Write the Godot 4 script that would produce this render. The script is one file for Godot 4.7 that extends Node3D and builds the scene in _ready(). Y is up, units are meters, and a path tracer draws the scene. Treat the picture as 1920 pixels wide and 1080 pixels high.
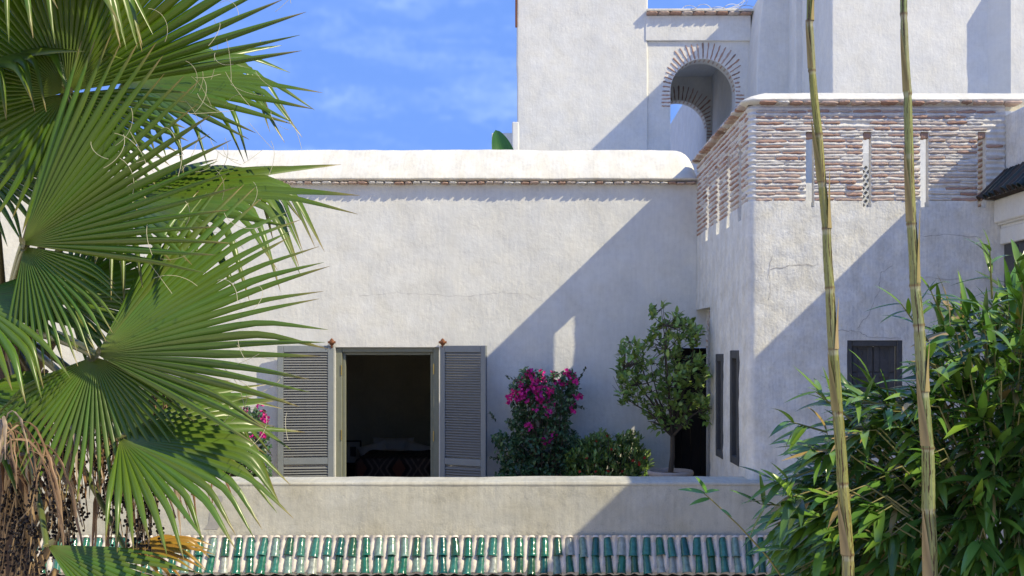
extends Node3D

# ---------------------------------------------------------------- geometry collector
class Geo:
	var v := PackedVector3Array()
	var uv := PackedVector2Array()
	var col := PackedColorArray()
	var ix := PackedInt32Array()

	func vert(p: Vector3, t := Vector2.ZERO, c := Color.WHITE) -> int:
		v.append(p)
		uv.append(t)
		col.append(c)
		return v.size() - 1

	func tri(a: int, b: int, c: int) -> void:
		ix.append(a)
		ix.append(b)
		ix.append(c)

	func tri_p(a: Vector3, b: Vector3, c: Vector3, k := Color.WHITE) -> void:
		tri(vert(a, Vector2.ZERO, k), vert(b, Vector2.ZERO, k), vert(c, Vector2.ZERO, k))

	# seen from outside the four corners run clockwise
	func quad(a: Vector3, b: Vector3, c: Vector3, d: Vector3, k := Color.WHITE) -> void:
		var n := v.size()
		vert(a, Vector2(0, 0), k)
		vert(b, Vector2(0, 1), k)
		vert(c, Vector2(1, 1), k)
		vert(d, Vector2(1, 0), k)
		tri(n, n + 1, n + 2)
		tri(n, n + 2, n + 3)

	# f(u, v) in 0..1; u to the right and v up when seen from outside
	func grid(nu: int, nv: int, f: Callable, k := Color.WHITE, flip := false) -> void:
		var n := v.size()
		for j in nv + 1:
			for i in nu + 1:
				vert(f.call(float(i) / nu, float(j) / nv), Vector2(float(i) / nu, float(j) / nv), k)
		for j in nv:
			for i in nu:
				var a := n + j * (nu + 1) + i
				var b := a + nu + 1
				if flip:
					tri(a, b + 1, b)
					tri(a, a + 1, b + 1)
				else:
					tri(a, b, b + 1)
					tri(a, b + 1, a + 1)

	# chamfered box
	func box(c: Vector3, size: Vector3, bev := 0.0, bas := Basis.IDENTITY, k := Color.WHITE) -> void:
		var h := size * 0.5
		bev = minf(bev, minf(h.x, minf(h.y, h.z)) * 0.9)
		var q := h - Vector3.ONE * bev
		var ax := [Vector3.RIGHT, Vector3.UP, Vector3.BACK]
		for a in 3:
			for s in [-1.0, 1.0]:
				var n: Vector3 = ax[a] * s
				var e: Vector3 = ax[(a + 1) % 3]
				var g: Vector3 = ax[(a + 2) % 3] * s
				var o: Vector3 = n * h[a]
				var qe: float = q[(a + 1) % 3]
				var qg: float = q[(a + 2) % 3]
				_q(c, bas, o - e * qe - g * qg, o - e * qe + g * qg, o + e * qe + g * qg, o + e * qe - g * qg, k)
		if bev <= 0.0:
			return
		for a in 3:
			var b := (a + 1) % 3
			var t := (a + 2) % 3
			for sa in [-1.0, 1.0]:
				for sb in [-1.0, 1.0]:
					var p: Vector3 = ax[a] * sa * h[a] + ax[b] * sb * q[b]
					var r: Vector3 = ax[a] * sa * q[a] + ax[b] * sb * h[b]
					var l: Vector3 = ax[t] * q[t]
					if sa * sb > 0:
						_q(c, bas, p - l, p + l, r + l, r - l, k)
					else:
						_q(c, bas, p - l, r - l, r + l, p + l, k)
		for sx in [-1.0, 1.0]:
			for sy in [-1.0, 1.0]:
				for sz in [-1.0, 1.0]:
					var p1 := c + bas * Vector3(sx * h.x, sy * q.y, sz * q.z)
					var p2 := c + bas * Vector3(sx * q.x, sy * h.y, sz * q.z)
					var p3 := c + bas * Vector3(sx * q.x, sy * q.y, sz * h.z)
					if sx * sy * sz > 0:
						tri_p(p1, p3, p2, k)
					else:
						tri_p(p1, p2, p3, k)

	func _q(c: Vector3, bas: Basis, p: Vector3, q: Vector3, r: Vector3, s: Vector3, k: Color) -> void:
		quad(c + bas * p, c + bas * q, c + bas * r, c + bas * s, k)

	func tube(pts: PackedVector3Array, radii: PackedFloat32Array, sides := 6, k := Color.WHITE, k2 := Color(-1, 0, 0)) -> void:
		var m := pts.size()
		var n := v.size()
		var ref := Vector3(0.31, 0.2, 0.93)
		for i in m:
			var t := (pts[mini(i + 1, m - 1)] - pts[maxi(i - 1, 0)]).normalized()
			var a := t.cross(ref)
			if a.length() < 0.1:
				a = t.cross(Vector3.RIGHT)
			a = a.normalized()
			var b := t.cross(a)
			var kk := k if k2.r < 0.0 else k.lerp(k2, float(i) / (m - 1))
			for j in sides:
				var w := TAU * j / sides
				vert(pts[i] + (a * cos(w) + b * sin(w)) * radii[i], Vector2(float(j) / sides, float(i)), kk)
		for i in m - 1:
			for j in sides:
				var j2 := (j + 1) % sides
				var p := n + i * sides
				tri(p + j, p + sides + j2, p + sides + j)
				tri(p + j, p + j2, p + sides + j2)
		for e in [0, m - 1]:
			var c := vert(pts[e], Vector2.ZERO, k)
			for j in sides:
				var p := n + int(e) * sides
				if e == 0:
					tri(c, p + (j + 1) % sides, p + j)
				else:
					tri(c, p + j, p + (j + 1) % sides)

	func lathe(o: Vector3, prof: Array, sides := 20, bas := Basis.IDENTITY, k := Color.WHITE) -> void:
		var n := v.size()
		for q in prof:
			for j in sides + 1:
				var w := TAU * j / sides
				vert(o + bas * Vector3(q[0] * cos(w), q[1], -q[0] * sin(w)), Vector2(float(j) / sides, q[1]), k)
		for i in prof.size() - 1:
			for j in sides:
				var a := n + i * (sides + 1) + j
				var b := a + sides + 1
				tri(a, b, b + 1)
				tri(a, b + 1, a + 1)

	func mesh() -> ArrayMesh:
		var nn := PackedVector3Array()
		nn.resize(v.size())
		for i in range(0, ix.size(), 3):
			var a := ix[i]
			var b := ix[i + 1]
			var c := ix[i + 2]
			var f := (v[c] - v[a]).cross(v[b] - v[a])
			nn[a] += f
			nn[b] += f
			nn[c] += f
		for i in nn.size():
			nn[i] = nn[i].normalized() if nn[i].length_squared() > 1e-20 else Vector3.UP
		var arr := []
		arr.resize(Mesh.ARRAY_MAX)
		arr[Mesh.ARRAY_VERTEX] = v
		arr[Mesh.ARRAY_NORMAL] = nn
		arr[Mesh.ARRAY_TEX_UV] = uv
		arr[Mesh.ARRAY_COLOR] = col
		arr[Mesh.ARRAY_INDEX] = ix
		var m := ArrayMesh.new()
		m.add_surface_from_arrays(Mesh.PRIMITIVE_TRIANGLES, arr)
		return m


# ---------------------------------------------------------------- globals
const F := 2000.0          # focal length in pixels of the 1920 wide photograph
const CX := 1000.0         # vanishing point of the lines that run into the depth
const CYP := 655.0
const EYE := 5.6           # height of the eye above the courtyard
const DW := 13.33          # distances: main wall,
const DF := 10.1           # front of the projecting wing,
const DP := 9.95           # front of the terrace wall,
const DT := 16.3           # rooftop tower
const SX := 2.04           # the wing's side wall stands at this x
var M := {}
var rng := RandomNumberGenerator.new()
var n3 := FastNoiseLite.new()
var n3f := FastNoiseLite.new()
var used := {}


func at(px: float, py: float, d: float) -> Vector3:
	return Vector3((px - CX) * d / F, EYE - (py - CYP) * d / F, -d)


func hy(py: float, d: float) -> float:
	return EYE - (py - CYP) * d / F


func hx(px: float, d: float) -> float:
	return (px - CX) * d / F


func rr(a: float, b: float) -> float:
	return rng.randf_range(a, b)


func numbered(called: String) -> String:
	var k: int = used.get(called, 0)
	used[called] = k + 1
	return called if k == 0 else "%s_%03d" % [called, k]


func thing(called: String, label: String, category: String, where: Vector3, group := "") -> Node3D:
	var o := Node3D.new()
	o.name = numbered(called)
	o.position = where
	add_child(o, true)
	o.set_meta("label", label)
	o.set_meta("category", category)
	if group:
		o.set_meta("group", group)
	return o


func wpos(o: Node) -> Vector3:
	var p := Vector3.ZERO
	while o != self and o != null:
		p += (o as Node3D).position
		o = o.get_parent()
	return p


# one mesh under parent; the geometry is in the scene's axes
func part(called: String, g: Geo, mat: Material, parent: Node3D, stuff := false) -> MeshInstance3D:
	var o := MeshInstance3D.new()
	o.name = called
	var off := wpos(parent)
	if off != Vector3.ZERO:
		for i in g.v.size():
			g.v[i] -= off
	o.mesh = g.mesh()
	o.material_override = mat
	parent.add_child(o, true)
	if stuff:
		o.set_meta("kind", "stuff")
	return o


func piece(called: String, mesh: Mesh, mat: Material, parent: Node3D, tr: Transform3D) -> MeshInstance3D:
	var o := MeshInstance3D.new()
	o.name = called
	o.mesh = mesh
	o.material_override = mat
	tr.origin -= wpos(parent)
	o.transform = tr
	parent.add_child(o, true)
	return o


func struct(called: String, g: Geo, mat: Material, label: String) -> MeshInstance3D:
	var o := part(called, g, mat, self)
	o.set_meta("kind", "structure")
	o.set_meta("label", label)
	return o


# ---------------------------------------------------------------- textures and materials
func noise_image(sd: int, freq: float, size: int, oct := 4, warp := 0.0) -> Image:
	var n := FastNoiseLite.new()
	n.seed = sd
	n.frequency = freq
	n.fractal_octaves = oct
	if warp > 0.0:
		n.domain_warp_enabled = true
		n.domain_warp_amplitude = warp
		n.domain_warp_frequency = freq * 1.5
	return n.get_seamless_image(size, size, false, false, 0.15, true)


func tex(im: Image) -> ImageTexture:
	im.generate_mipmaps()
	return ImageTexture.create_from_image(im)


# neutral albedo: clouds of tone, fine grain, pits
func tone_texture(sd: int, size: int, deep: float, grain: float, pits: float, warm: float) -> ImageTexture:
	var a := noise_image(sd, 4.0 / size, size, 4, 30.0)
	var b := noise_image(sd + 1, 24.0 / size, size, 4)
	var c := noise_image(sd + 2, 0.35, size, 2)
	var w := noise_image(sd + 3, 6.0 / size, size, 3)
	var im := Image.create_empty(size, size, false, Image.FORMAT_RGB8)
	for y in size:
		for x in size:
			var t := 0.93 + deep * (a.get_pixel(x, y).r - 0.5) + deep * 0.6 * (b.get_pixel(x, y).r - 0.5) + grain * (c.get_pixel(x, y).r - 0.5) + deep * 0.5 * (b.get_pixel(posmod(x * 2, size), posmod(y / 6 + 40, size)).r - 0.5)
			if c.get_pixel(x, y).r * 0.6 + b.get_pixel(x, y).r * 0.4 < 0.25:
				t -= pits
			var q := warm * (w.get_pixel(x, y).r - 0.45)
			im.set_pixel(x, y, Color(clampf(t + q * 0.4, 0, 1), clampf(t, 0, 1), clampf(t - q, 0, 1)))
	return tex(im)


func relief_texture(sd: int, size: int) -> ImageTexture:
	var a := noise_image(sd, 7.0 / size, size, 3, 40.0)
	var b := noise_image(sd + 5, 40.0 / size, size, 4, 10.0)
	var c := noise_image(sd + 6, 0.3, size, 2)
	var sc := 1.0
	var im := Image.create_empty(size, size, false, Image.FORMAT_RGB8)
	for y in size:
		for x in size:
			var t := 0.5 * a.get_pixel(x, y).r + 0.25 * b.get_pixel(x, y).r + 0.2 * b.get_pixel(x, posmod(y / 5 + 90, size)).r * sc + 0.05 * c.get_pixel(x, y).r
			im.set_pixel(x, y, Color(t, t, t))
	im.convert(Image.FORMAT_RGBA8)
	im.bump_map_to_normal_map(5.0)
	return tex(im)


func srgb(r: float, g: float, b: float) -> Color:
	return Color(r, g, b).linear_to_srgb()


func coat(c: Color, rough: float, t: Texture2D = null, scale := 0.5, bump: Texture2D = null, bump_cm := 0.0) -> StandardMaterial3D:
	var m := StandardMaterial3D.new()
	m.albedo_color = c
	m.roughness = rough
	m.metallic_specular = 0.35
	if t:
		m.albedo_texture = t
	if bump:
		m.normal_enabled = true
		m.normal_texture = bump
		m.normal_scale = bump_cm
	m.uv1_triplanar = true
	m.uv1_world_triplanar = true
	m.uv1_scale = Vector3.ONE * scale
	return m


func leaf_mat(c: Color, rough: float, back: Color, t: Texture2D = null) -> StandardMaterial3D:
	var m := StandardMaterial3D.new()
	m.albedo_color = c
	m.vertex_color_use_as_albedo = true
	m.roughness = rough
	m.metallic_specular = 0.5
	m.cull_mode = BaseMaterial3D.CULL_DISABLED
	m.backlight_enabled = true
	m.backlight = back
	if t:
		m.albedo_texture = t
	return m


func make_materials() -> void:
	var tone := tone_texture(11, 512, 0.06, 0.05, 0.03, 0.025)
	var tone2 := tone_texture(57, 512, 0.13, 0.09, 0.06, 0.05)
	var rel := relief_texture(31, 512)
	M.tone = tone
	M.plaster = coat(srgb(0.80, 0.79, 0.735), 0.92, tone, 0.42, rel, 0.34)
	M.plaster_wing = coat(srgb(0.80, 0.79, 0.74), 0.92, tone2, 0.8, rel, 0.7)
	M.mortar = coat(srgb(0.79, 0.765, 0.715), 0.95, tone2, 1.7, rel, 0.8)
	M.cream = coat(srgb(0.82, 0.78, 0.68), 0.9, tone2, 0.6, rel, 0.4)
	M.tower = coat(srgb(0.83, 0.815, 0.76), 0.92, tone, 0.55, rel, 0.35)
	M.tadelakt = coat(srgb(0.57, 0.55, 0.465), 0.75, tone2, 0.35, rel, 0.35)
	M.tadelakt_top = M.tadelakt
	M.inside = coat(srgb(0.62, 0.58, 0.42), 0.95, tone, 0.5)
	M.paving = coat(srgb(0.62, 0.54, 0.44), 0.9, tone2, 0.4)
	M.terrace = coat(srgb(0.62, 0.53, 0.43), 0.85, tone2, 0.6)
	M.brick = [
		coat(srgb(0.46, 0.285, 0.215), 0.95, tone2, 3.0, rel, 0.3),
		coat(srgb(0.52, 0.345, 0.27), 0.95, tone2, 3.4, rel, 0.3),
		coat(srgb(0.58, 0.43, 0.355), 0.95, tone2, 2.7, rel, 0.3),
		coat(srgb(0.63, 0.53, 0.465), 0.95, tone2, 2.3, rel, 0.3),
		coat(srgb(0.74, 0.70, 0.655), 0.95, tone2, 2.5, rel, 0.3),
		coat(srgb(0.34, 0.235, 0.185), 0.95, tone2, 2.5, rel, 0.3),
	]
	M.shutter = coat(srgb(0.25, 0.275, 0.285), 0.55, tone, 2.0)
	M.shutter_slat = coat(srgb(0.24, 0.245, 0.24), 0.5, tone, 3.0)
	M.frame = coat(srgb(0.24, 0.25, 0.19), 0.6, tone, 2.0)
	M.brass = coat(srgb(0.55, 0.42, 0.14), 0.35)
	M.brass.metallic = 0.8
	M.rust = coat(srgb(0.24, 0.10, 0.05), 0.6, tone2, 9.0)
	M.rust.metallic = 0.4
	M.dark_wood = coat(srgb(0.014, 0.012, 0.011), 0.7, tone2, 1.0)
	M.grey_wood = coat(srgb(0.085, 0.088, 0.092), 0.6, tone2, 1.2)
	M.lattice = coat(srgb(0.06, 0.04, 0.03), 0.6, tone2, 2.0)
	M.white_paint = coat(srgb(0.82, 0.81, 0.76), 0.7, tone, 0.6)
	M.linen = coat(srgb(0.72, 0.70, 0.64), 0.95, tone, 2.0)
	M.pot = coat(srgb(0.50, 0.44, 0.40), 0.8, tone2, 1.5)
	M.soil = coat(srgb(0.05, 0.035, 0.025), 1.0, tone2, 3.0)
	M.crack = coat(srgb(0.38, 0.36, 0.34), 1.0)
	M.wire = coat(srgb(0.6, 0.6, 0.6), 0.5)
	M.room_tile = coat(srgb(0.38, 0.33, 0.27), 0.7, tone2, 1.0)
	M.tile_bed = coat(srgb(0.80, 0.715, 0.62), 0.95, tone2, 1.4, rel, 0.6)
	var glaze := []
	for c in [Color(0.015, 0.17, 0.105), Color(0.025, 0.20, 0.125), Color(0.012, 0.125, 0.11), Color(0.05, 0.24, 0.185), Color(0.03, 0.135, 0.075), Color(0.24, 0.38, 0.32), Color(0.46, 0.50, 0.44)]:
		var m := coat(srgb(c.r, c.g, c.b), 0.22, tone_glaze(int(c.g * 1000)), 3.1, rel, 0.15)
		m.clearcoat_enabled = true
		m.clearcoat = 0.7
		m.roughness = 0.18 + 0.6 * c.b
		m.clearcoat_roughness = 0.05 + 0.5 * c.r
		glaze.append(m)
	M.glaze = glaze
	M.dark_tile = [coat(srgb(0.018, 0.03, 0.028), 0.35, tone2, 3.0), coat(srgb(0.03, 0.045, 0.04), 0.4, tone2, 3.0), coat(srgb(0.07, 0.055, 0.045), 0.7, tone2, 3.0)]
	# leaves
	var streak := streak_texture()
	M.palm = leaf_mat(Color.WHITE, 0.33, srgb(0.16, 0.26, 0.012), streak)
	M.palm_dry = leaf_mat(Color.WHITE, 0.8, srgb(0.10, 0.06, 0.02), streak)
	M.bamboo_leaf = leaf_mat(Color.WHITE, 0.24, srgb(0.10, 0.19, 0.015))
	M.small_leaf = leaf_mat(Color.WHITE, 0.4, srgb(0.04, 0.08, 0.01))
	M.bract = leaf_mat(Color.WHITE, 0.7, srgb(0.30, 0.02, 0.14))
	M.bark = leaf_mat(Color.WHITE, 0.9, Color.BLACK)
	M.bark.backlight_enabled = false
	M.culm = culm_material()
	M.fruit = coat(srgb(0.012, 0.008, 0.008), 0.4)
	M.rag = quilt_material()
	M.paper = coat(srgb(0.45, 0.43, 0.38), 0.9)
	M.black = coat(srgb(0.01, 0.01, 0.01), 0.5)
	M.picture = coat(srgb(0.12, 0.11, 0.10), 0.9, tone2, 4.0)


func tone_glaze(sd: int) -> ImageTexture:
	var a := noise_image(sd + 70, 0.05, 128, 4, 12.0)
	var b := noise_image(sd + 71, 0.14, 128, 3)
	var im := Image.create_empty(128, 128, false, Image.FORMAT_RGB8)
	for y in 128:
		for x in 128:
			var t := a.get_pixel(x, y).r
			var c := Color(0.82, 0.82, 0.82) * (0.75 + 0.5 * t)
			var worn := b.get_pixel(x, y).r * 0.6 + t * 0.4
			if worn > 0.66:
				c = Color(1, 1, 0.98)
			im.set_pixel(x, y, c)
	return tex(im)


func streak_texture() -> ImageTexture:
	var im := Image.create_empty(64, 64, false, Image.FORMAT_RGB8)
	var n := FastNoiseLite.new()
	n.seed = 5
	n.frequency = 0.35
	for y in 64:
		for x in 64:
			var t := 0.9 + 0.16 * n.get_noise_2d(x, y * 0.06) + 0.1 * n.get_noise_2d(x * 2.3 + 90, y * 0.3)
			im.set_pixel(x, y, Color(t, t, t))
	return tex(im)


func culm_material() -> StandardMaterial3D:
	var n := FastNoiseLite.new()
	n.seed = 9
	n.frequency = 0.03
	n.fractal_octaves = 4
	var im := Image.create_empty(128, 512, false, Image.FORMAT_RGB8)
	for y in 512:
		for x in 128:
			var a := n.get_noise_3d(60 * cos(TAU * x / 128.0), 60 * sin(TAU * x / 128.0), y * 0.35)
			var b := n.get_noise_3d(200 * cos(TAU * x / 128.0) + 500, 200 * sin(TAU * x / 128.0), y * 1.5)
			var t := 0.9 + 0.25 * a + 0.15 * b
			var c := Color(t, t, t * (0.9 - 0.3 * a))
			if a * 0.7 + b * 0.5 > 0.2:
				c = Color(0.42, 0.27, 0.18)
			if a * 0.5 - b * 0.8 > 0.34:
				c = Color(0.98, 0.98, 0.95)
			im.set_pixel(x, y, c)
	var m := StandardMaterial3D.new()
	m.albedo_texture = tex(im)
	m.vertex_color_use_as_albedo = true
	m.roughness = 0.5
	m.uv1_scale = Vector3(1, 0.09, 1)
	return m


func quilt_material() -> StandardMaterial3D:
	var im := Image.create_empty(128, 64, false, Image.FORMAT_RGB8)
	for y in 64:
		for x in 128:
			var p := Vector2(fmod(x, 64.0) - 32.0, (y - 32.0) * 1.3)
			var k := absf(p.x) + absf(p.y)
			var c := Color(0.30, 0.26, 0.24)
			if k < 12:
				c = Color(0.45, 0.27, 0.2)
			elif k < 18:
				c = Color(0.16, 0.12, 0.14)
			elif int(k) % 10 < 3:
				c = Color(0.48, 0.42, 0.38)
			if y < 6 or y > 57:
				c = Color(0.42, 0.30, 0.28) if (x / 4) % 2 else Color(0.2, 0.15, 0.15)
			im.set_pixel(x, y, c)
	var m := coat(Color(0.8, 0.8, 0.8), 0.95, tex(im), 0.9)
	return m


# ---------------------------------------------------------------- wall builders
func lines(lo: float, hi: float, step: float, extra: Array) -> PackedFloat32Array:
	var keys := [lo, hi]
	for e in extra:
		if e > lo + 0.001 and e < hi - 0.001:
			keys.append(e)
	keys.sort()
	var out := PackedFloat32Array()
	for i in keys.size() - 1:
		var a: float = keys[i]
		var b: float = keys[i + 1]
		if b - a < 0.0005:
			continue
		var n := maxi(1, roundi((b - a) / step))
		for j in n:
			out.append(a + (b - a) * j / n)
	out.append(hi)
	return out


# f(u, v, depth) -> point; u to the right, v up when seen from outside; rectangular openings left out, with their reveals
func sheet(g: Geo, lo: Vector2, hi: Vector2, step: Vector2, holes: Array, thick: float, f: Callable, rim := true, extra_u := [], extra_v := []) -> void:
	var eu := extra_u.duplicate()
	var ev := extra_v.duplicate()
	for h in holes:
		eu.append_array([h.position.x, h.end.x])
		ev.append_array([h.position.y, h.end.y])
	var us := lines(lo.x, hi.x, step.x, eu)
	var vs := lines(lo.y, hi.y, step.y, ev)
	var nu := us.size()
	var nv := vs.size()
	var n0 := g.v.size()
	for d in 2:
		for j in nv:
			for i in nu:
				g.vert(f.call(us[i], vs[j], thick * d))
	var n1 := n0 + nu * nv
	var solid := func(i: int, j: int) -> bool:
		if i < 0 or j < 0 or i >= nu - 1 or j >= nv - 1:
			return false
		var c := Vector2((us[i] + us[i + 1]) / 2, (vs[j] + vs[j + 1]) / 2)
		for h in holes:
			if h.has_point(c):
				return false
		return true
	var full := PackedByteArray()
	full.resize((nu + 1) * (nv + 1))
	for j in nv + 1:
		for i in nu + 1:
			full[j * (nu + 1) + i] = 1 if solid.call(i - 1, j - 1) else 0
	for j in nv - 1:
		for i in nu - 1:
			if not full[(j + 1) * (nu + 1) + i + 1]:
				continue
			var a := n0 + j * nu + i
			var b := a + nu
			g.tri(a, b, b + 1)
			g.tri(a, b + 1, a + 1)
			a += n1 - n0
			b += n1 - n0
			g.tri(a, b + 1, b)
			g.tri(a, a + 1, b + 1)
			var p := n0 + j * nu + i
			var q := p + n1 - n0
			if not full[(j + 1) * (nu + 1) + i] and (rim or i > 0):
				g.quad(g.v[p], g.v[q], g.v[q + nu], g.v[p + nu])
			if not full[(j + 1) * (nu + 1) + i + 2] and (rim or i < nu - 2):
				g.quad(g.v[p + 1], g.v[p + 1 + nu], g.v[q + 1 + nu], g.v[q + 1])
			if not full[j * (nu + 1) + i + 1] and (rim or j > 0):
				g.quad(g.v[p], g.v[p + 1], g.v[q + 1], g.v[q])
			if not full[(j + 2) * (nu + 1) + i + 1] and (rim or j < nv - 2):
				g.quad(g.v[p + nu], g.v[q + nu], g.v[q + 1 + nu], g.v[p + 1 + nu])


func wob(p: Vector3, amp := 0.008) -> float:
	return amp * (n3.get_noise_3dv(p) + 0.45 * n3f.get_noise_3dv(p))


func front(d: float, amp := 0.008) -> Callable:
	return func(x: float, y: float, dep: float) -> Vector3:
		var p := Vector3(x, y, -d - dep)
		if dep == 0.0:
			p.z += wob(p, amp)
		return p


# hand plastered block with rounded edges
func soft_box(g: Geo, lo: Vector3, hi: Vector3, bev := 0.03, step := 0.15, amp := 0.008) -> void:
	var il := lo + Vector3.ONE * bev
	var ih := hi - Vector3.ONE * bev
	var ax := [Vector3.RIGHT, Vector3.UP, Vector3.BACK]
	for a in 3:
		var e := (a + 1) % 3
		var h := (a + 2) % 3
		var us := lines(lo[e], hi[e], step, [lo[e] + bev * 0.3, lo[e] + bev, hi[e] - bev, hi[e] - bev * 0.3])
		var vs := lines(lo[h], hi[h], step, [lo[h] + bev * 0.3, lo[h] + bev, hi[h] - bev, hi[h] - bev * 0.3])
		for s in 2:
			var n0 := g.v.size()
			for y in vs:
				for x in us:
					var p := Vector3.ZERO
					p[a] = hi[a] if s else lo[a]
					p[e] = x
					p[h] = y
					var q := p.clamp(il, ih)
					var n := (p - q).normalized()
					var r := q + n * bev
					g.vert(r + n * wob(r, amp))
			for j in vs.size() - 1:
				for i in us.size() - 1:
					var k := n0 + j * us.size() + i
					var l := k + us.size()
					if s:
						g.tri(k, l, l + 1)
						g.tri(k, l + 1, k + 1)
					else:
						g.tri(k, l + 1, l)
						g.tri(k, k + 1, l + 1)


# plate with a round-headed opening: fills [cx-w, cx+w] x [y0, top] above the springing line
func arch_plate(g: Geo, cx: float, y0: float, r: float, w: float, top: float, d: float, thick: float) -> void:
	var n := 48
	var rim := func(a: float, k: float) -> Vector2:
		var c := Vector2(cos(a), sin(a))
		var s := minf(w / maxf(absf(c.x), 0.0001), (top - y0) / maxf(c.y, 0.0001))
		return Vector2(cx, y0) + c * lerpf(r, s, k)
	# corners of the frame are kept by adding their angles
	var angles := []
	for i in n + 1:
		angles.append(PI * (1.0 - float(i) / n))
	var ca := atan2(top - y0, w)
	for i in angles.size():
		if absf(angles[i] - ca) < PI / n * 0.5:
			angles[i] = ca
		if absf(angles[i] - (PI - ca)) < PI / n * 0.5:
			angles[i] = PI - ca
	for side in 2:
		g.grid(n, 6, func(u: float, v: float) -> Vector3:
			var q: Vector2 = rim.call(angles[roundi(u * n)], v)
			var p := Vector3(q.x, q.y, -d - thick * side)
			if side == 0:
				p.z += wob(p, 0.006)
			return p, Color.WHITE, side == 1)
	g.grid(n, 2, func(u: float, v: float) -> Vector3:
		var q: Vector2 = rim.call(angles[roundi(u * n)], 0.0)
		var p := Vector3(q.x, q.y, -d)
		return Vector3(q.x, q.y, -d - thick * v + (wob(p, 0.006) if v == 0.0 else 0.0)), Color.WHITE, true)


# uneven brick: length along x, height along y, its face towards +z
func brick_mesh(sd: int, l: float, h: float, dep: float, rough := 0.18) -> ArrayMesh:
	var r := RandomNumberGenerator.new()
	r.seed = sd
	var g := Geo.new()
	var nu := 7
	var top := []
	var bot := []
	var out := []
	for i in nu + 1:
		top.append(h * 0.5 * (1.0 + r.randf_range(-rough, rough) * 1.5))
		bot.append(-h * 0.5 * (1.0 + r.randf_range(-rough, rough) * 1.5))
		out.append(dep * 0.5 + r.randf_range(-1.0, 1.0) * minf(dep * 0.12, 0.006))
	var xs := []
	for i in nu + 1:
		xs.append(l * (float(i) / nu - 0.5) + (r.randf_range(-0.2, 0.2) * l / nu if i > 0 and i < nu else 0.0))
	var prof := func(u: float, v: float) -> Vector3:
		var i := roundi(u * nu)
		var k := roundi(v * 5)
		var e := 0.72 if i == 0 or i == nu else 1.0
		match k:
			0: return Vector3(xs[i], bot[i] * e, -dep * 0.5)
			1: return Vector3(xs[i], bot[i] * e, out[i] * 0.55 * e)
			2: return Vector3(xs[i], bot[i] * 0.6 * e, out[i] * e)
			3: return Vector3(xs[i], top[i] * 0.6 * e, out[i] * e)
			4: return Vector3(xs[i], top[i] * e, out[i] * 0.55 * e)
		return Vector3(xs[i], top[i] * e, -dep * 0.5)
	g.grid(nu, 5, prof)
	for e in [0.0, 1.0]:
		var p: Array = []
		for k in 6:
			p.append(prof.call(e, k / 5.0))
		if e == 0.0:
			g.quad(p[0], p[5], p[4], p[1])
			g.quad(p[1], p[4], p[3], p[2])
		else:
			g.quad(p[0], p[1], p[4], p[5])
			g.quad(p[1], p[2], p[3], p[4])
	return g.mesh()


# ---------------------------------------------------------------- setting
func _ready() -> void:
	rng.seed = 4
	n3.seed = 3
	n3.frequency = 0.9
	n3f.seed = 8
	n3f.frequency = 4.5
	n3f.fractal_octaves = 2
	# camera
	var cam := Camera3D.new()
	cam.name = "camera"
	cam.position = Vector3(0, EYE, 0)
	cam.projection = Camera3D.PROJECTION_FRUSTUM
	cam.near = 0.1
	cam.far = 400.0
	cam.size = 1080.0 / F * cam.near
	cam.frustum_offset = Vector2((960.0 - CX) / F, (CYP - 540.0) / F) * cam.near
	add_child(cam)
	# sky and exposure
	var env := Environment.new()
	env.background_mode = Environment.BG_SKY
	var sky := Sky.new()
	var sm := ProceduralSkyMaterial.new()
	sm.sky_top_color = Color(0.42, 0.585, 0.90)
	sm.sky_horizon_color = Color(0.46, 0.63, 0.93)
	sm.sky_curve = 0.15
	sm.ground_bottom_color = Color(0.62, 0.55, 0.47)
	sm.ground_horizon_color = Color(0.66, 0.62, 0.58)
	sm.sky_cover = cloud_texture()
	sm.sky_cover_modulate = Color(1, 1, 1, 0.2)
	sm.sky_energy_multiplier = 0.93
	sm.sun_angle_max = 30.0
	sky.sky_material = sm
	env.sky = sky
	env.background_energy_multiplier = 1.0
	env.tonemap_mode = Environment.TONE_MAPPER_LINEAR
	env.tonemap_exposure = 1.45
	env.sdfgi_enabled = true
	env.ssao_enabled = true
	env.ssil_enabled = true
	var we := WorldEnvironment.new()
	we.name = "daylight"
	we.environment = env
	add_child(we)
	# sun: high on the right, skimming the walls
	var sun := DirectionalLight3D.new()
	sun.name = "sun"
	sun.light_energy = 1.2
	sun.light_color = Color(1.0, 0.95, 0.81)
	sun.light_angular_distance = 0.5
	sun.shadow_enabled = true
	add_child(sun)
	sun.look_at_from_position(Vector3(2.0, 1.92, 1.0) * 20.0, Vector3.ZERO)
	make_materials()
	build_ground()
	build_main_house()
	build_wing()
	build_tower()
	build_roof_blocks()
	build_terrace_wall()
	build_right_house()
	build_left_house()
	build_bedroom()
	build_terrace_plants()
	build_palm()
	build_bamboo()


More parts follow.
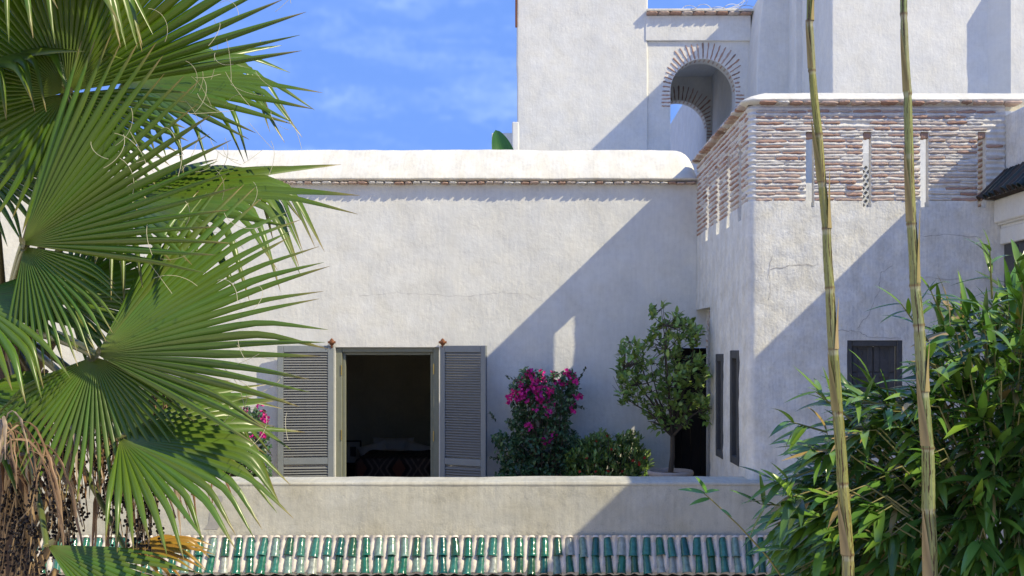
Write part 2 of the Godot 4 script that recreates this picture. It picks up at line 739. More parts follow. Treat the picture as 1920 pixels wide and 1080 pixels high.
func cloud_texture() -> ImageTexture:
	var n := FastNoiseLite.new()
	n.seed = 21
	n.frequency = 2.2
	n.fractal_octaves = 6
	n.domain_warp_enabled = true
	n.domain_warp_amplitude = 0.35
	n.domain_warp_frequency = 1.6
	var im := Image.create_empty(2048, 1024, false, Image.FORMAT_RGBA8)
	for y in 520:
		for x in 2048:
			var la := (0.5 - (y + 0.5) / 1024.0) * PI
			var lo := TAU * x / 2048.0
			var p := Vector3(cos(la) * cos(lo), sin(la) * 4.0 + 0.25 * cos(lo), cos(la) * sin(lo)) * 3.0
			var t := clampf(n.get_noise_3dv(p * 1.2) * 1.0 + 0.3, 0.0, 1.0)
			im.set_pixel(x, y, Color(0.92, 0.96, 1.0, t * t * 0.75 + t * 0.12))
	return tex(im)


func build_ground() -> void:
	var g := Geo.new()
	g.quad(Vector3(-150, 0, -150), Vector3(150, 0, -150), Vector3(150, 0, 150), Vector3(-150, 0, 150))
	struct("ground", g, M.paving, "pale paved courtyard and ground around the house")
	var t := Geo.new()
	soft_box(t, Vector3(-9, EYE - 2.4, -DW - 0.02), Vector3(4.5, EYE - 2.17, -DP - 0.2), 0.02, 1.0, 0.0)
	struct("terrace_floor", t, M.terrace, "terracotta terrace floor behind the low wall")


# ---------------------------------------------------------------- main house
func build_main_house() -> void:
	var house := thing("plastered_house", "pale grey plastered house wall with open shuttered window and rounded cream roof edge", "house", Vector3(-1.5, EYE - 2.17, -DW))
	var y0 := EYE - 2.3
	var yt := hy(343, DW)
	var win := Rect2(hx(629, DW), y0 - 0.1, hx(823, DW) - hx(629, DW), hy(651, DW) - y0 + 0.1)
	var door := Rect2(hx(1264, DW), y0 - 0.1, hx(1352, DW) - hx(1264, DW), hy(652, DW) - y0 + 0.1)
	var g := Geo.new()
	sheet(g, Vector2(-9.5, y0), Vector2(4.5, yt), Vector2(0.09, 0.09), [win, door], 0.34, front(DW, 0.012))
	var wall := part("wall", g, M.plaster, house)
	# hairline cracks in the plaster
	crack(wall, [Vector2(672, 556), Vector2(735, 548), Vector2(800, 552), Vector2(880, 556), Vector2(940, 548), Vector2(985, 552), Vector2(1018, 566)], 0.003)
	# rounded sloping coping on top; the right end falls away in a curve
	var c := Geo.new()
	var xa := -9.5
	var xb := hx(1307, DW)
	var prof := [Vector2(0.0, 0.0), Vector2(0.105, 0.02), Vector2(0.115, 0.045), Vector2(0.05, 0.13), Vector2(-0.05, 0.24), Vector2(-0.15, 0.345), Vector2(-0.22, 0.42), Vector2(-0.29, 0.462), Vector2(-0.37, 0.472), Vector2(-0.5, 0.45), Vector2(-0.55, 0.4), Vector2(-0.55, -0.3)]
	var n := 150
	c.grid(n, prof.size() - 1, func(u: float, v: float) -> Vector3:
		var x := lerpf(xa, xb, u)
		# closer rows near the rounded end
		if u > 0.9:
			x = lerpf(lerpf(xa, xb, 0.9), xb, 1.0 - pow(1.0 - (u - 0.9) / 0.1, 1.5))
		var q: Vector2 = prof[roundi(v * (prof.size() - 1))]
		var e := clampf((xb - x) / 0.27, 0.0, 1.0)
		var fall := 0.36 + 0.64 * pow(1.0 - pow(1.0 - e, 2.2), 0.55)
		var h := q.y * (fall if q.y > 0.06 else 1.0) + 0.014 * n3.get_noise_2d(x * 0.7, 3.0) * (1.0 if q.y > 0.3 else 0.0)
		var p := Vector3(x, yt + 0.004 + h, -DW + q.x)
		p.z += wob(p, 0.014)
		p.y += wob(p + Vector3(9, 0, 0), 0.008)
		return p)
	var coping := part("coping", c, M.cream, house)
	# the row of brick ends below the coping
	var meshes := []
	for i in 8:
		meshes.append(brick_mesh(100 + i, 0.085 + 0.012 * (i % 4), 0.027, 0.16, 0.25))
	var x := -5.2
	var k := 0
	while x < xb - 0.02:
		var w := 0.085 + 0.012 * (k % 4)
		var mat: Material = M.brick[[3, 2, 4, 3, 4, 4, 1][rng.randi() % 7]]
		piece("brick", meshes[k % 8], mat, coping, Transform3D(Basis(Vector3.BACK, rr(-0.05, 0.05)), Vector3(x + w / 2, yt - 0.009 + rr(-0.004, 0.004), -DW + 0.026 + rr(-0.005, 0.005))))
		x += w + rr(0.004, 0.016)
		k += 1
	# window frame in the opening
	var fx0 := hx(629, DW)
	var fx1 := hx(823, DW)
	var ftop := hy(651, DW)
	var fd := -DW - 0.085
	var fr := Geo.new()
	for s in [[fx0, 0.075], [fx1, 0.075]]:
		var cx: float = s[0] + (0.0375 if s[0] == fx0 else -0.0375)
		fr.box(Vector3(cx, (ftop + y0) / 2 - 0.003, fd), Vector3(0.074, ftop - y0, 0.1), 0.006)
	fr.box(Vector3((fx0 + fx1) / 2, ftop - 0.032, fd), Vector3(fx1 - fx0 - 0.152, 0.06, 0.098), 0.006)
	for s in [-1.0, 1.0]:
		fr.box(Vector3((fx0 + fx1) / 2 + s * ((fx1 - fx0) / 2 - 0.095), (ftop + y0) / 2 - 0.03, fd - 0.02), Vector3(0.036, ftop - y0 - 0.06, 0.05), 0.004)
	fr.box(Vector3((fx0 + fx1) / 2, ftop - 0.08, fd - 0.02), Vector3(fx1 - fx0 - 0.23, 0.034, 0.05), 0.004)
	var wf := part("window_frame", fr, M.frame, house)
	for s in [[814.0, 682.0, 702.0], [814.0, 808.0, 828.0], [642.0, 684.0, 704.0], [642.0, 806.0, 826.0]]:
		var hg := Geo.new()
		var hc := Vector3(hx(s[0], DW + 0.1), (hy(s[1], DW) + hy(s[2], DW)) / 2, fd + 0.055)
		hg.lathe(hc, [[0.0, -0.065], [0.007, -0.065], [0.007, 0.065], [0.0, 0.065]], 8)
		part("hinge", hg, M.brass, wf)
	var sill := Geo.new()
	sill.box(Vector3((fx0 + fx1) / 2, EYE - 2.15, -DW - 0.1), Vector3(fx1 - fx0 - 0.004, 0.05, 0.3), 0.01)
	part("threshold", sill, M.terrace, house)
	# open shutters
	shutter(house, Vector3(hx(627, DW), 0, -DW + 0.045), 180.0 - 7.0, 0.685)
	shutter(house, Vector3(hx(827, DW), 0, -DW + 0.045), -28.0, 0.66)
	for px in [622.0, 830.0]:
		var kg := Geo.new()
		var o := at(px, 649, DW - 0.07)
		kg.lathe(o, [[0.0, -0.03], [0.016, -0.02], [0.016, 0.012], [0.03, 0.02], [0.032, 0.034], [0.05, 0.04], [0.055, 0.056], [0.05, 0.072], [0.03, 0.078], [0.03, 0.092], [0.018, 0.1], [0.012, 0.112], [0.0, 0.114]], 14)
		for a in 6:
			var w := TAU * a / 6 + 0.3
			kg.box(o + Vector3(cos(w) * 0.05, 0.056, sin(w) * 0.05), Vector3(0.022, 0.034, 0.016), 0.003, Basis(Vector3.UP, -w))
		for i in kg.v.size():
			kg.v[i] = o + (kg.v[i] - o) * 0.85
		part("shutter_pivot", kg, M.rust, house)
	# dark plank door by the wing, with the arched brick recess above it
	var dg := Geo.new()
	var dx0 := door.position.x
	var dx1 := door.end.x
	for i in 5:
		var w := (dx1 - dx0) / 5
		dg.box(Vector3(dx0 + w * (i + 0.5), (y0 + hy(652, DW)) / 2, -DW - 0.2), Vector3(w - 0.003, hy(652, DW) - y0 - 0.004, 0.05), 0.006)
	part("door", dg, M.dark_wood, house)
	# flat roof behind the coping
	var rf := Geo.new()
	rf.box(Vector3(-2.5, yt - 0.13, -DW - 3.0), Vector3(14.0, 0.2, 5.3), 0.0)
	part("roof", rf, M.cream, house)


func crack(wall: Node3D, pts: Array, w: float, d := DW) -> void:
	var g := Geo.new()
	var all := []
	for i in pts.size() - 1:
		for k in 7:
			var q: Vector2 = pts[i].lerp(pts[i + 1], k / 7.0)
			all.append(q + Vector2(rr(-1.4, 1.4), rr(-1.6, 1.6)))
	all.append(pts[-1])
	for i in all.size() - 1:
		var a := at(all[i].x, all[i].y, d)
		var b := at(all[i + 1].x, all[i + 1].y, d)
		a.z += wob(Vector3(a.x, a.y, -d), 0.012) + 0.0025
		b.z += wob(Vector3(b.x, b.y, -d), 0.012) + 0.0025
		var t := (b - a).normalized()
		var s := Vector3(-t.y, t.x, 0) * w * rr(0.4, 1.0) * 0.5
		g.quad(a - s, a + s, b + s, b - s)
	part("crack", g, M.crack, wall)


# hinge line at o; the leaf runs from it at an angle (degrees from +x, seen from above, positive towards the back)
func shutter(house: Node3D, o: Vector3, ang: float, w: float) -> void:
	var b := Basis(Vector3.UP, deg_to_rad(ang))
	var left := absf(ang) > 90.0
	var y0 := EYE - 2.12
	var y1 := hy(648, DW)
	if left:
		# mirror, so that the face still looks to the front
		b = Basis(Vector3.UP, deg_to_rad(180.0 - ang))
	var sgn := -1.0 if left else 1.0
	if not left:
		b = Basis(Vector3.UP, deg_to_rad(-ang)).inverse()
	var place := func(u: float, y: float, z: float) -> Vector3: return o + b * Vector3(u * sgn, 0, z) + Vector3(0, y, 0)
	var g := Geo.new()
	var st := 0.072
	for u in [st / 2, w - st / 2]:
		g.box(place.call(u, (y0 + y1) / 2, 0.0), Vector3(st, y1 - y0, 0.04), 0.004, b)
	for y in [y1 - 0.042, (y0 + y1) / 2 - 0.35, y0 + 0.06]:
		g.box(place.call(w / 2, y, 0.0), Vector3(w - st * 2 - 0.002, 0.083, 0.038), 0.004, b)
	var leaf := part("shutter", g, M.shutter, house)
	var sl := Geo.new()
	sl.box(Vector3.ZERO, Vector3(w - st * 2 - 0.004, 0.042, 0.007), 0.002)
	var m := sl.mesh()
	var y := y1 - 0.098
	while y > y0 + 0.12:
		if absf(y - ((y0 + y1) / 2 - 0.35)) > 0.06:
			var tilt := Basis(Vector3.RIGHT, deg_to_rad(-48.0 + rr(-2, 2)))
			piece("slat", m, M.shutter_slat, leaf, Transform3D(b * tilt, place.call(w / 2, y, 0.0)))
		y -= 0.0322


# ---------------------------------------------------------------- projecting wing with brick bands
const CR := 0.07  # rounding of its corner
const LS := DW - DF - CR
const LC := CR * PI / 2


func ribbon(s: float) -> Array:   # point on the plan and its outward direction
	if s < LS:
		return [Vector3(SX, 0, -DW + s), Vector3.LEFT]
	if s < LS + LC:
		var a := (s - LS) / CR
		var n := Vector3(-cos(a), 0, sin(a))
		return [Vector3(SX + CR, 0, -DF - CR) + n * CR, n]
	return [Vector3(SX + CR + s - LS - LC, 0, -DF), Vector3.BACK]


func s_side(d: float) -> float:
	return DW - d


func s_front(px: float) -> float:
	return LS + LC + hx(px, DF) - SX - CR


func build_wing() -> void:
	var wing := thing("projecting_wing", "tall plastered wing with bands of thin red brick and narrow vertical slits", "building", Vector3(3.2, 0, -DF - 1.6))
	var yb := EYE + 1.405     # foot of the brick band
	var yt := EYE + 2.315
	var s1 := s_front(1885)
	# lower plastered walls
	var doorway := Rect2(s_side(DW) + 0.001, EYE - 2.4, DW - 12.29, 2.4 + 0.49)
	var w1 := Rect2(s_side(11.83), EYE - 1.18, 0.40, 1.13)
	var w2 := Rect2(s_side(10.97), EYE - 1.16, 0.43, 1.15)
	var fw := Rect2(s_front(1588), EYE - 0.85, hx(1692, DF) - hx(1588, DF), hy(638, DF) - EYE + 0.85)
	var slits := []
	for d in [12.48, 11.79, 11.15, 10.54]:
		slits.append(Rect2(s_side(d) - 0.085, EYE + 1.27, 0.17, 0.75))
	for px in [1511.0, 1618.5, 1726.0, 1833.5]:
		slits.append(Rect2(s_front(px), EYE + 1.345, 0.078, 0.715))
	var lower := Geo.new()
	var holes := [doorway, w1, w2, fw]
	for h in slits:
		holes.append(Rect2(h.position.x, h.position.y, h.size.x, yb - h.position.y + 0.01))
	var skin := func(s: float, y: float, dep: float) -> Vector3:
		var r := ribbon(s)
		var p: Vector3 = r[0] + Vector3(0, y, 0)
		if dep == 0.0:
			p += r[1] * (wob(p, 0.016) + 0.006)
		return p - r[1] * dep
	sheet(lower, Vector2(0.001, EYE - 2.4), Vector2(s1, yb), Vector2(0.08, 0.08), holes, 0.11, skin, true, [LS, LS + LC * 0.33, LS + LC * 0.66, LS + LC])
	var wall := part("wall", lower, M.plaster_wing, wing)
	for c in [[Vector2(1447, 480), Vector2(1440, 505), Vector2(1444, 540), Vector2(1441, 562)], [Vector2(1672, 500), Vector2(1650, 512), Vector2(1648, 545), Vector2(1628, 590), Vector2(1610, 610), Vector2(1608, 618)], [Vector2(1560, 618), Vector2(1590, 620), Vector2(1612, 622), Vector2(1625, 632), Vector2(1690, 634)], [Vector2(1444, 505), Vector2(1480, 498), Vector2(1530, 497)], [Vector2(1735, 520), Vector2(1790, 524), Vector2(1860, 522)], [Vector2(1725, 443), Vector2(1770, 440), Vector2(1840, 446)]]:
		crack_wing(wall, c)
	# brick band: mortar with its bricks
	var pitch := 0.0556
	var band := Geo.new()
	var bh := []
	for h in slits:
		bh.append(Rect2(h.position.x, yb - 0.01, h.size.x, h.end.y - yb + 0.01))
	var mort := func(s: float, y: float, dep: float) -> Vector3:
		var r := ribbon(s)
		var p: Vector3 = r[0] + Vector3(0, y, 0)
		if dep == 0.0:
			var wave := 0.008 * n3.get_noise_2d(s * 3.0, y * 2.0)
			var ph := fposmod((y + wave - yb) / pitch, 1.0)      # bricks lie at 0.25
			var k := absf(ph - 0.25)
			k = minf(k, 1.0 - k)
			var bulge := smoothstep(0.1, 0.42, k)
			p += r[1] * (-0.012 + 0.016 * bulge + wob(p, 0.008) + 0.007 * n3f.get_noise_3dv(p * 3.2) + 0.004 * n3f.get_noise_3dv(p * 9.0))
		return p - r[1] * dep * (0.8 if s > LS + LC else 1.0)
	sheet(band, Vector2(0.001, yb), Vector2(s1, yt), Vector2(0.022, pitch / 7.0), bh, 0.1, mort, true, [LS, LS + LC * 0.33, LS + LC * 0.66, LS + LC])
	var bp := part("brick_band", band, M.mortar, wing)
	var meshes := []
	var lens := []
	for i in 12:
		var l := 0.15 + 0.028 * (i % 6)
		lens.append(l)
		meshes.append(brick_mesh(40 + i, l, 0.024, 0.05, 0.22))
	var count := 0
	for row in 16:
		var y := yb + pitch * (row + 0.25)
		var s := rr(0.0, 0.1)
		while s < s1 - 0.08:
			var i := rng.randi() % 12
			var l: float = lens[i]
			if s + l > s1 - 0.01:
				break
			var clash := false
			for h in slits:
				if y > h.position.y - 0.01 and y < h.end.y + 0.012 and s < h.end.x + 0.006 and s + l > h.position.x - 0.006:
					clash = true
					# a short brick up to the slit, then go on behind it
					var room: float = h.position.x - 0.008 - s
					if room > 0.05:
						lay_brick(bp, meshes[i], s + room / 2, y, room / l, s1)
						count += 1
					s = h.end.x + 0.008
					break
			if clash:
				continue
			if s < LS + LC and s + l > LS - 0.01:
				if s < LS - 0.05:
					lay_brick(bp, meshes[i], (s + LS) / 2, y, (LS - s) / l, s1)
				s = LS + LC
				continue
			if rng.randf() > 0.04:
				lay_brick(bp, meshes[i], s + l / 2, y, 1.0, s1)
				count += 1
			s += l + rr(0.004, 0.02)
	# coping: brick drip course and a sloping plastered top
	var prof := [Vector2(0.0, 0.0), Vector2(0.045, 0.012), Vector2(0.068, 0.034), Vector2(0.06, 0.046), Vector2(-0.02, 0.082), Vector2(-0.1, 0.118), Vector2(-0.2, 0.158), Vector2(-0.24, 0.16), Vector2(-0.26, 0.13), Vector2(-0.26, 0.0)]
	var cp := Geo.new()
	var smax := s_front(1960)
	cp.grid(130, prof.size() - 1, func(u: float, v: float) -> Vector3:
		var q: Vector2 = prof[roundi(v * (prof.size() - 1))]
		var s := u * smax
		# sharp mitre at the corner
		var a := s / smax * (DW - DF + smax - LS - LC + 0.0)
		var p: Vector3
		if a < DW - DF:
			p = Vector3(SX - q.x, yt + q.y, minf(-DW + a, -DF + q.x))
		else:
			p = Vector3(maxf(SX + a - (DW - DF), SX - q.x), yt + q.y, -DF + q.x)
		p.y += wob(p, 0.007)
		return p)
	var coping := part("coping", cp, M.cream, wing)
	var cm := []
	for i in 8:
		cm.append(brick_mesh(160 + i, 0.10 + 0.02 * (i % 4), 0.028, 0.14, 0.25))
	var cs := 0.02
	var ci := 0
	while cs < s1 + 0.1:
		var l := 0.10 + 0.02 * (ci % 4)
		if not (cs < LS + LC and cs + l > LS + 0.03):
			var r := ribbon(cs + l / 2)
			var t: Vector3 = Vector3.UP.cross(r[1])
			piece("brick", cm[ci % 8], M.brick[[0, 1, 2, 3, 2, 4, 5][rng.randi() % 7]], coping, Transform3D(Basis(t, Vector3.UP, r[1]) * Basis(Vector3.BACK, rr(-0.06, 0.06)), r[0] + r[1] * rr(0.0, 0.014) + Vector3(0, yt + 0.012 + rr(-0.004, 0.004), 0)))
		cs += l + rr(0.006, 0.02)
		ci += 1
	# recess with a round-headed doorway at the inner end of the side wall
	var ag := Geo.new()
	var ar := 0.40
	sheet(ag, Vector2(-0.52, EYE - 2.3), Vector2(0.52, EYE + 0.03), Vector2(0.2, 0.2), [Rect2(-ar, EYE - 2.4, ar * 2, 2.43)], 0.07, front(0.0, 0.004))
	arch_plate(ag, 0.0, EYE + 0.03, ar, 0.52, EYE + 0.488, 0.0, 0.07)
	var turn := func(p: Vector3) -> Vector3: return Vector3(SX + 0.12 - p.z, p.y, -12.81 + p.x)
	for i in ag.v.size():
		ag.v[i] = turn.call(ag.v[i])
	var niche := part("arched_doorway", ag, M.mortar, wing)
	var ng := Geo.new()
	ng.box(Vector3(SX + 0.235, EYE + 0.38, -12.81), Vector3(0.07, 0.66, 1.06), 0.0)
	part("tympanum", ng, M.brick[4], niche)
	var lf := Geo.new()
	for i in 3:
		lf.box(Vector3(SX + 0.24, EYE - 1.07, -13.14 + i * 0.125), Vector3(0.04, 2.18, 0.122), 0.006)
	part("door_leaf", lf, M.dark_wood, niche)
	var bt := brick_mesh(70, 0.3, 0.03, 0.03)
	for i in 8:
		for k in 3:
			piece("brick", bt, M.brick[[4, 3, 4][(i + k) % 3]], niche, Transform3D(Basis(Vector3.UP, -PI / 2), Vector3(SX + 0.196, EYE + 0.075 + i * 0.052, -13.12 + k * 0.31)))
	for i in 19:
		var t := PI * i / 18.0
		var c := Vector3(0, sin(t), cos(t))
		piece("brick", bt, M.brick[[3, 4, 2][i % 3]], niche, Transform3D(Basis(c, Vector3(0, -cos(t), sin(t)), Vector3.LEFT) * Basis.from_scale(Vector3(0.3, 0.8, 1)), Vector3(SX + 0.122, EYE + 0.03, -12.81) + c * (ar + 0.05)))
	# lintels over the slits, and brickwork on the wall behind the last one
	for h in slits:
		var r: Array = ribbon(h.get_center().x)
		var t: Vector3 = Vector3.UP.cross(r[1])
		var lm := brick_mesh(77, h.size.x + 0.01, 0.06, 0.05)
		piece("brick", lm, M.brick[1], bp, Transform3D(Basis(t, Vector3.UP, r[1]), r[0] - r[1] * 0.045 + Vector3(0, h.end.y - 0.03, 0)))
	for i in 15:
		for k in 3:
			piece("brick", meshes[(i + k) % 12], M.brick[1 if (i + k) % 3 else 2], bp, Transform3D(Basis(Vector3.UP, -PI / 2), Vector3(4.468, EYE + 1.33 + i * pitch, -10.36 - k * 0.26)))
	# narrow windows in the side wall: frame, and a lattice of dark wood
	for r in [w1, w2]:
		var fg := Geo.new()
		var mid := func(s: float, y: float, dep: float) -> Vector3: return Vector3(SX + dep, y, -DW + s)
		var ctr: Vector3 = mid.call(r.get_center().x, r.get_center().y, 0.03)
		for k in [-1.0, 1.0]:
			fg.box(ctr + Vector3(0, 0, k * (r.size.x / 2 - 0.04)), Vector3(0.1, r.size.y - 0.002, 0.08), 0.006)
			fg.box(ctr + Vector3(0, k * (r.size.y / 2 - 0.042), 0), Vector3(0.097, 0.08, r.size.x - 0.162), 0.006)
		var nw := part("narrow_window", fg, M.grey_wood, wing)
		var bar := Geo.new()
		bar.box(Vector3.ZERO, Vector3(0.014, 0.018, r.size.x - 0.15), 0.003)
		var bmz := bar.mesh()
		var ny := 14
		for i in ny:
			piece("lattice_bar", bmz, M.lattice, nw, Transform3D(Basis.IDENTITY, ctr + Vector3(0.01, (float(i) + 0.5) / ny * (r.size.y - 0.18) - (r.size.y - 0.18) / 2, 0)))
		var bar2 := Geo.new()
		bar2.box(Vector3.ZERO, Vector3(0.012, r.size.y - 0.16, 0.016), 0.003)
		var bm2 := bar2.mesh()
		for k in 3:
			piece("lattice_bar", bm2, M.lattice, nw, Transform3D(Basis.IDENTITY, ctr + Vector3(0.024, 0, (k - 1) * 0.075)))
	# dark shuttered window in the front
	var sg := Geo.new()
	var wx0 := hx(1588, DF)
	var wx1 := hx(1692, DF)
	var wy1 := hy(638, DF)
	var wy0 := EYE - 0.85
	var zc := -DF - 0.03
	for x in [wx0 + 0.026, wx1 - 0.026]:
		sg.box(Vector3(x, (wy0 + wy1) / 2, zc), Vector3(0.05, wy1 - wy0 - 0.002, 0.06), 0.006)
	sg.box(Vector3((wx0 + wx1) / 2, wy1 - 0.03, zc), Vector3(wx1 - wx0 - 0.106, 0.056, 0.058), 0.006)
	var sw := part("window_frame", sg, M.grey_wood, wing)
	for k in 2:
		var lx := lerpf(wx0 + 0.053, wx1 - 0.053, 0.25 + 0.5 * k)
		var lw := (wx1 - wx0 - 0.106) / 2 - 0.004
		var pg := Geo.new()
		pg.box(Vector3(lx, (wy0 + wy1) / 2 - 0.03, zc - 0.035), Vector3(lw, wy1 - wy0 - 0.064, 0.03), 0.004)
		for i in 3:
			var py := wy1 - 0.17 - i * 0.27
			for e in [-1.0, 1.0]:
				pg.box(Vector3(lx + e * (lw / 2 - 0.03), py, zc - 0.014), Vector3(0.05, 0.26, 0.016), 0.004)
			pg.box(Vector3(lx, py + 0.11, zc - 0.0145), Vector3(lw - 0.114, 0.045, 0.015), 0.004)
			pg.box(Vector3(lx, py + 0.03, zc - 0.0145), Vector3(lw - 0.2, 0.07, 0.012), 0.005)
		part("shutter_leaf", pg, M.grey_wood, sw)
	# pale pierced screen seen through the slits
	var screen := thing("pierced_screen", "white pierced plaster screen seen through the middle slits of the brick band", "screen", Vector3(4.2, EYE + 0.5, -12.2))
	var scg := Geo.new()
	soft_box(scg, Vector3(3.74, EYE + 0.4, -12.3), Vector3(4.42, EYE + 2.26, -12.22), 0.01, 0.3, 0.002)
	var sp := part("panel", scg, M.white_paint, screen)
	var hg := Geo.new()
	for i in 11:
		for j in 34:
			var c := Vector3(3.78 + i * 0.06 + (0.03 if j % 2 else 0.0), EYE + 0.5 + j * 0.048, -12.217)
			hg.box(c, Vector3(0.03, 0.03, 0.004), 0.0, Basis(Vector3.BACK, PI / 4))
	part("piercing", hg, M.grey_wood, screen, true)


func lay_brick(bp: Node3D, mesh: Mesh, s: float, y: float, scale: float, s1: float) -> void:
	var r := ribbon(s)
	var t: Vector3 = Vector3.UP.cross(r[1])
	var along := clampf((s - LS) / (s1 - LS), 0.0, 1.0) if s > LS else 0.2
	var white := 0.06 + 0.5 * along * along
	var pick: int
	if rng.randf() < white:
		pick = 4 if rng.randf() < 0.6 else 3
	else:
		pick = [0, 1, 1, 1, 2, 2, 3][rng.randi() % 7]
	var b := Basis(t, Vector3.UP, r[1]) * Basis(Vector3.BACK, rr(-0.03, 0.03)) * Basis.from_scale(Vector3(scale, rr(0.8, 1.25), 1))
	piece("brick", mesh, M.brick[pick], bp, Transform3D(b, r[0] + r[1] * (-0.018 + rr(-0.003, 0.006)) + Vector3(0, y + rr(-0.004, 0.004) - 0.008 * n3.get_noise_2d(s * 3.0, y * 2.0), 0)))


func crack_wing(wall: Node3D, pts: Array) -> void:
	var g := Geo.new()
	var all := []
	for i in pts.size() - 1:
		for k in 6:
			var q: Vector2 = pts[i].lerp(pts[i + 1], k / 6.0)
			all.append(q + Vector2(rr(-1.6, 1.6), rr(-1.8, 1.8)))
	all.append(pts[-1])
	for i in all.size() - 1:
		var a := at(all[i].x, all[i].y, DF)
		var b := at(all[i + 1].x, all[i + 1].y, DF)
		a.z = -DF + wob(Vector3(a.x, a.y, -DF), 0.016) + 0.0095
		b.z = -DF + wob(Vector3(b.x, b.y, -DF), 0.016) + 0.0095
		var t := (b - a).normalized()
		var s := Vector3(-t.y, t.x, 0) * rr(0.0015, 0.0045) * 0.7
		g.quad(a - s, a + s, b + s, b - s)
	part("crack", g, M.crack, wall)


# ---------------------------------------------------------------- tower with the brick arch
func build_tower() -> void:
	var tower := thing("rooftop_tower", "pale rooftop tower with a round arch outlined in radiating red bricks", "tower", Vector3(1.5, EYE + 1.5, -DT))
	var yb := EYE + 1.3
	var xl := hx(969, DT)
	var xm := hx(1215, DT)
	var xr := hx(1400, DT)
	var g := Geo.new()
	soft_box(g, Vector3(xl, yb, -DT - 2.6), Vector3(xm, EYE + 6.9, -DT), 0.03, 0.16, 0.016)
	part("wall", g, M.tower, tower)
	var cx := hx(1318.5, DT)
	var y0 := hy(170, DT)
	var r := 0.497
	var w := 0.62
	var ytop := hy(76.5, DT)
	for k in 2:
		var d := DT + 0.035 if k == 0 else 19.06
		var x0 := xm - 0.01 if k == 0 else 1.9
		var x1 := xr + 0.05 if k == 0 else 3.3
		var yt := ytop if k == 0 else EYE + 4.9
		var wt := minf(w, x1 - cx - 0.01)
		var a := Geo.new()
		sheet(a, Vector2(x0, yb), Vector2(x1, yt), Vector2(0.15, 0.15), [Rect2(cx - wt, y0, wt * 2, yt - y0 + 0.1 if k == 0 else yt - y0 - 0.1), Rect2(cx - r, yb - 0.1, r * 2, y0 - yb + 0.1)], 0.28, front(d, 0.006))
		arch_plate(a, cx, y0, r, wt, yt if k == 0 else yt - 0.1, d, 0.28)
		var panel := part("arch_wall", a, M.tower, tower)
		# radiating bricks
		var bm := []
		for i in 6:
			bm.append(brick_mesh(220 + i, 0.24, 0.021, 0.03, 0.3))
		var n := 26
		for i in n + 1:
			var t := PI * (1.0 - float(i) / n)
			var far := minf(r + 0.27, (yt - y0 - 0.02) / maxf(sin(t), 0.01))
			if cos(t) > 0:
				far = minf(far, (minf(xr, 3.19) - cx - 0.015) / maxf(cos(t), 0.01))
			if cos(t) < -0.6:
				far = r + lerpf(0.2, 0.13, (-cos(t) - 0.6) / 0.4)
			far *= rr(0.965, 1.0)
			var near := r + 0.005
			if far - near < 0.05:
				continue
			var c := Vector2(cos(t), sin(t))
			var m := Vector2(cx, y0) + c * (near + far) / 2
			piece("brick", bm[i % 6], M.brick[[0, 1, 1, 2, 2, 5][rng.randi() % 6]], panel, Transform3D(Basis(Vector3.BACK, t + rr(-0.03, 0.03)) * Basis.from_scale(Vector3((far - near) / 0.24, rr(0.8, 1.25), 1)), Vector3(m.x, m.y, -d - 0.004)))
		for s in [-1.0, 1.0]:
			for i in 4:
				var m := Vector3(cx + s * (r + 0.07), y0 - 0.06 - i * 0.056, -d - 0.004)
				piece("brick", bm[i], M.brick[rng.randi() % 3], panel, Transform3D(Basis(Vector3.BACK, rr(-0.05, 0.05)) * Basis.from_scale(Vector3(0.55, 1, 1)), m))
		# pale brick edges on the underside of the arch
		var sb := brick_mesh(240, 0.15, 0.022, 0.02, 0.2)
		for i in 22:
			var t := PI * (i + 0.5) / 22
			var c := Vector3(cos(t), sin(t), 0)
			piece("brick", sb, M.brick[3 if i % 3 else 2], panel, Transform3D(Basis(Vector3.BACK.rotated(Vector3.UP, 0), Vector3(-c.y, c.x, 0), -c), Vector3(cx, y0, -d - 0.1) + c * (r - 0.001)))
	# the plain band above the arch, proud of it, and the brick coping
	var bd := Geo.new()
	soft_box(bd, Vector3(xm - 0.04, ytop, -DT - 0.4), Vector3(xr + 0.06, hy(29, DT), -DT + 0.012), 0.012, 0.15, 0.008)
	part("frieze", bd, M.tower, tower)
	var cpg := Geo.new()
	soft_box(cpg, Vector3(xm - 0.03, hy(24, DT), -DT - 0.42), Vector3(xr + 0.1, hy(19.5, DT), -DT + 0.1), 0.008, 0.2, 0.006)
	var coping := part("coping", cpg, M.cream, tower)
	var bms := []
	for i in 4:
		bms.append(brick_mesh(260 + i, 0.17, 0.034, 0.2, 0.2))
	var x := xm + 0.06
	var i := 0
	while x < xr + 0.02:
		piece("brick", bms[i % 4], M.brick[[1, 2, 0, 3][i % 4]], coping, Transform3D(Basis.IDENTITY, Vector3(x, hy(26.5, DT), -DT + 0.005)))
		x += 0.178
		i += 1
	# vaulted passage behind the arch
	var pg := Geo.new()
	soft_box(pg, Vector3(3.19, yb, -19.06), Vector3(3.5, EYE + 5.0, -DT - 0.2), 0.01, 0.2, 0.008)
	soft_box(pg, Vector3(xm - 0.1, EYE + 4.87, -19.3), Vector3(3.4, EYE + 5.05, -DT - 0.3), 0.01, 0.3, 0.006)
	part("passage_wall", pg, M.tower, tower)
	var fl := Geo.new()
	fl.box(Vector3(2.6, EYE + 1.5, -19.0), Vector3(3.0, 0.1, 5.2))
	part("passage_floor", fl, M.cream, tower)
	var pw := Geo.new()
	soft_box(pw, Vector3(3.1, yb, -27.0), Vector3(3.45, EYE + 5.1, -19.36), 0.02, 0.4, 0.01)
	part("rear_wall", pw, M.tower, tower)
	# iron strap on the tower's corner
	var ig := Geo.new()
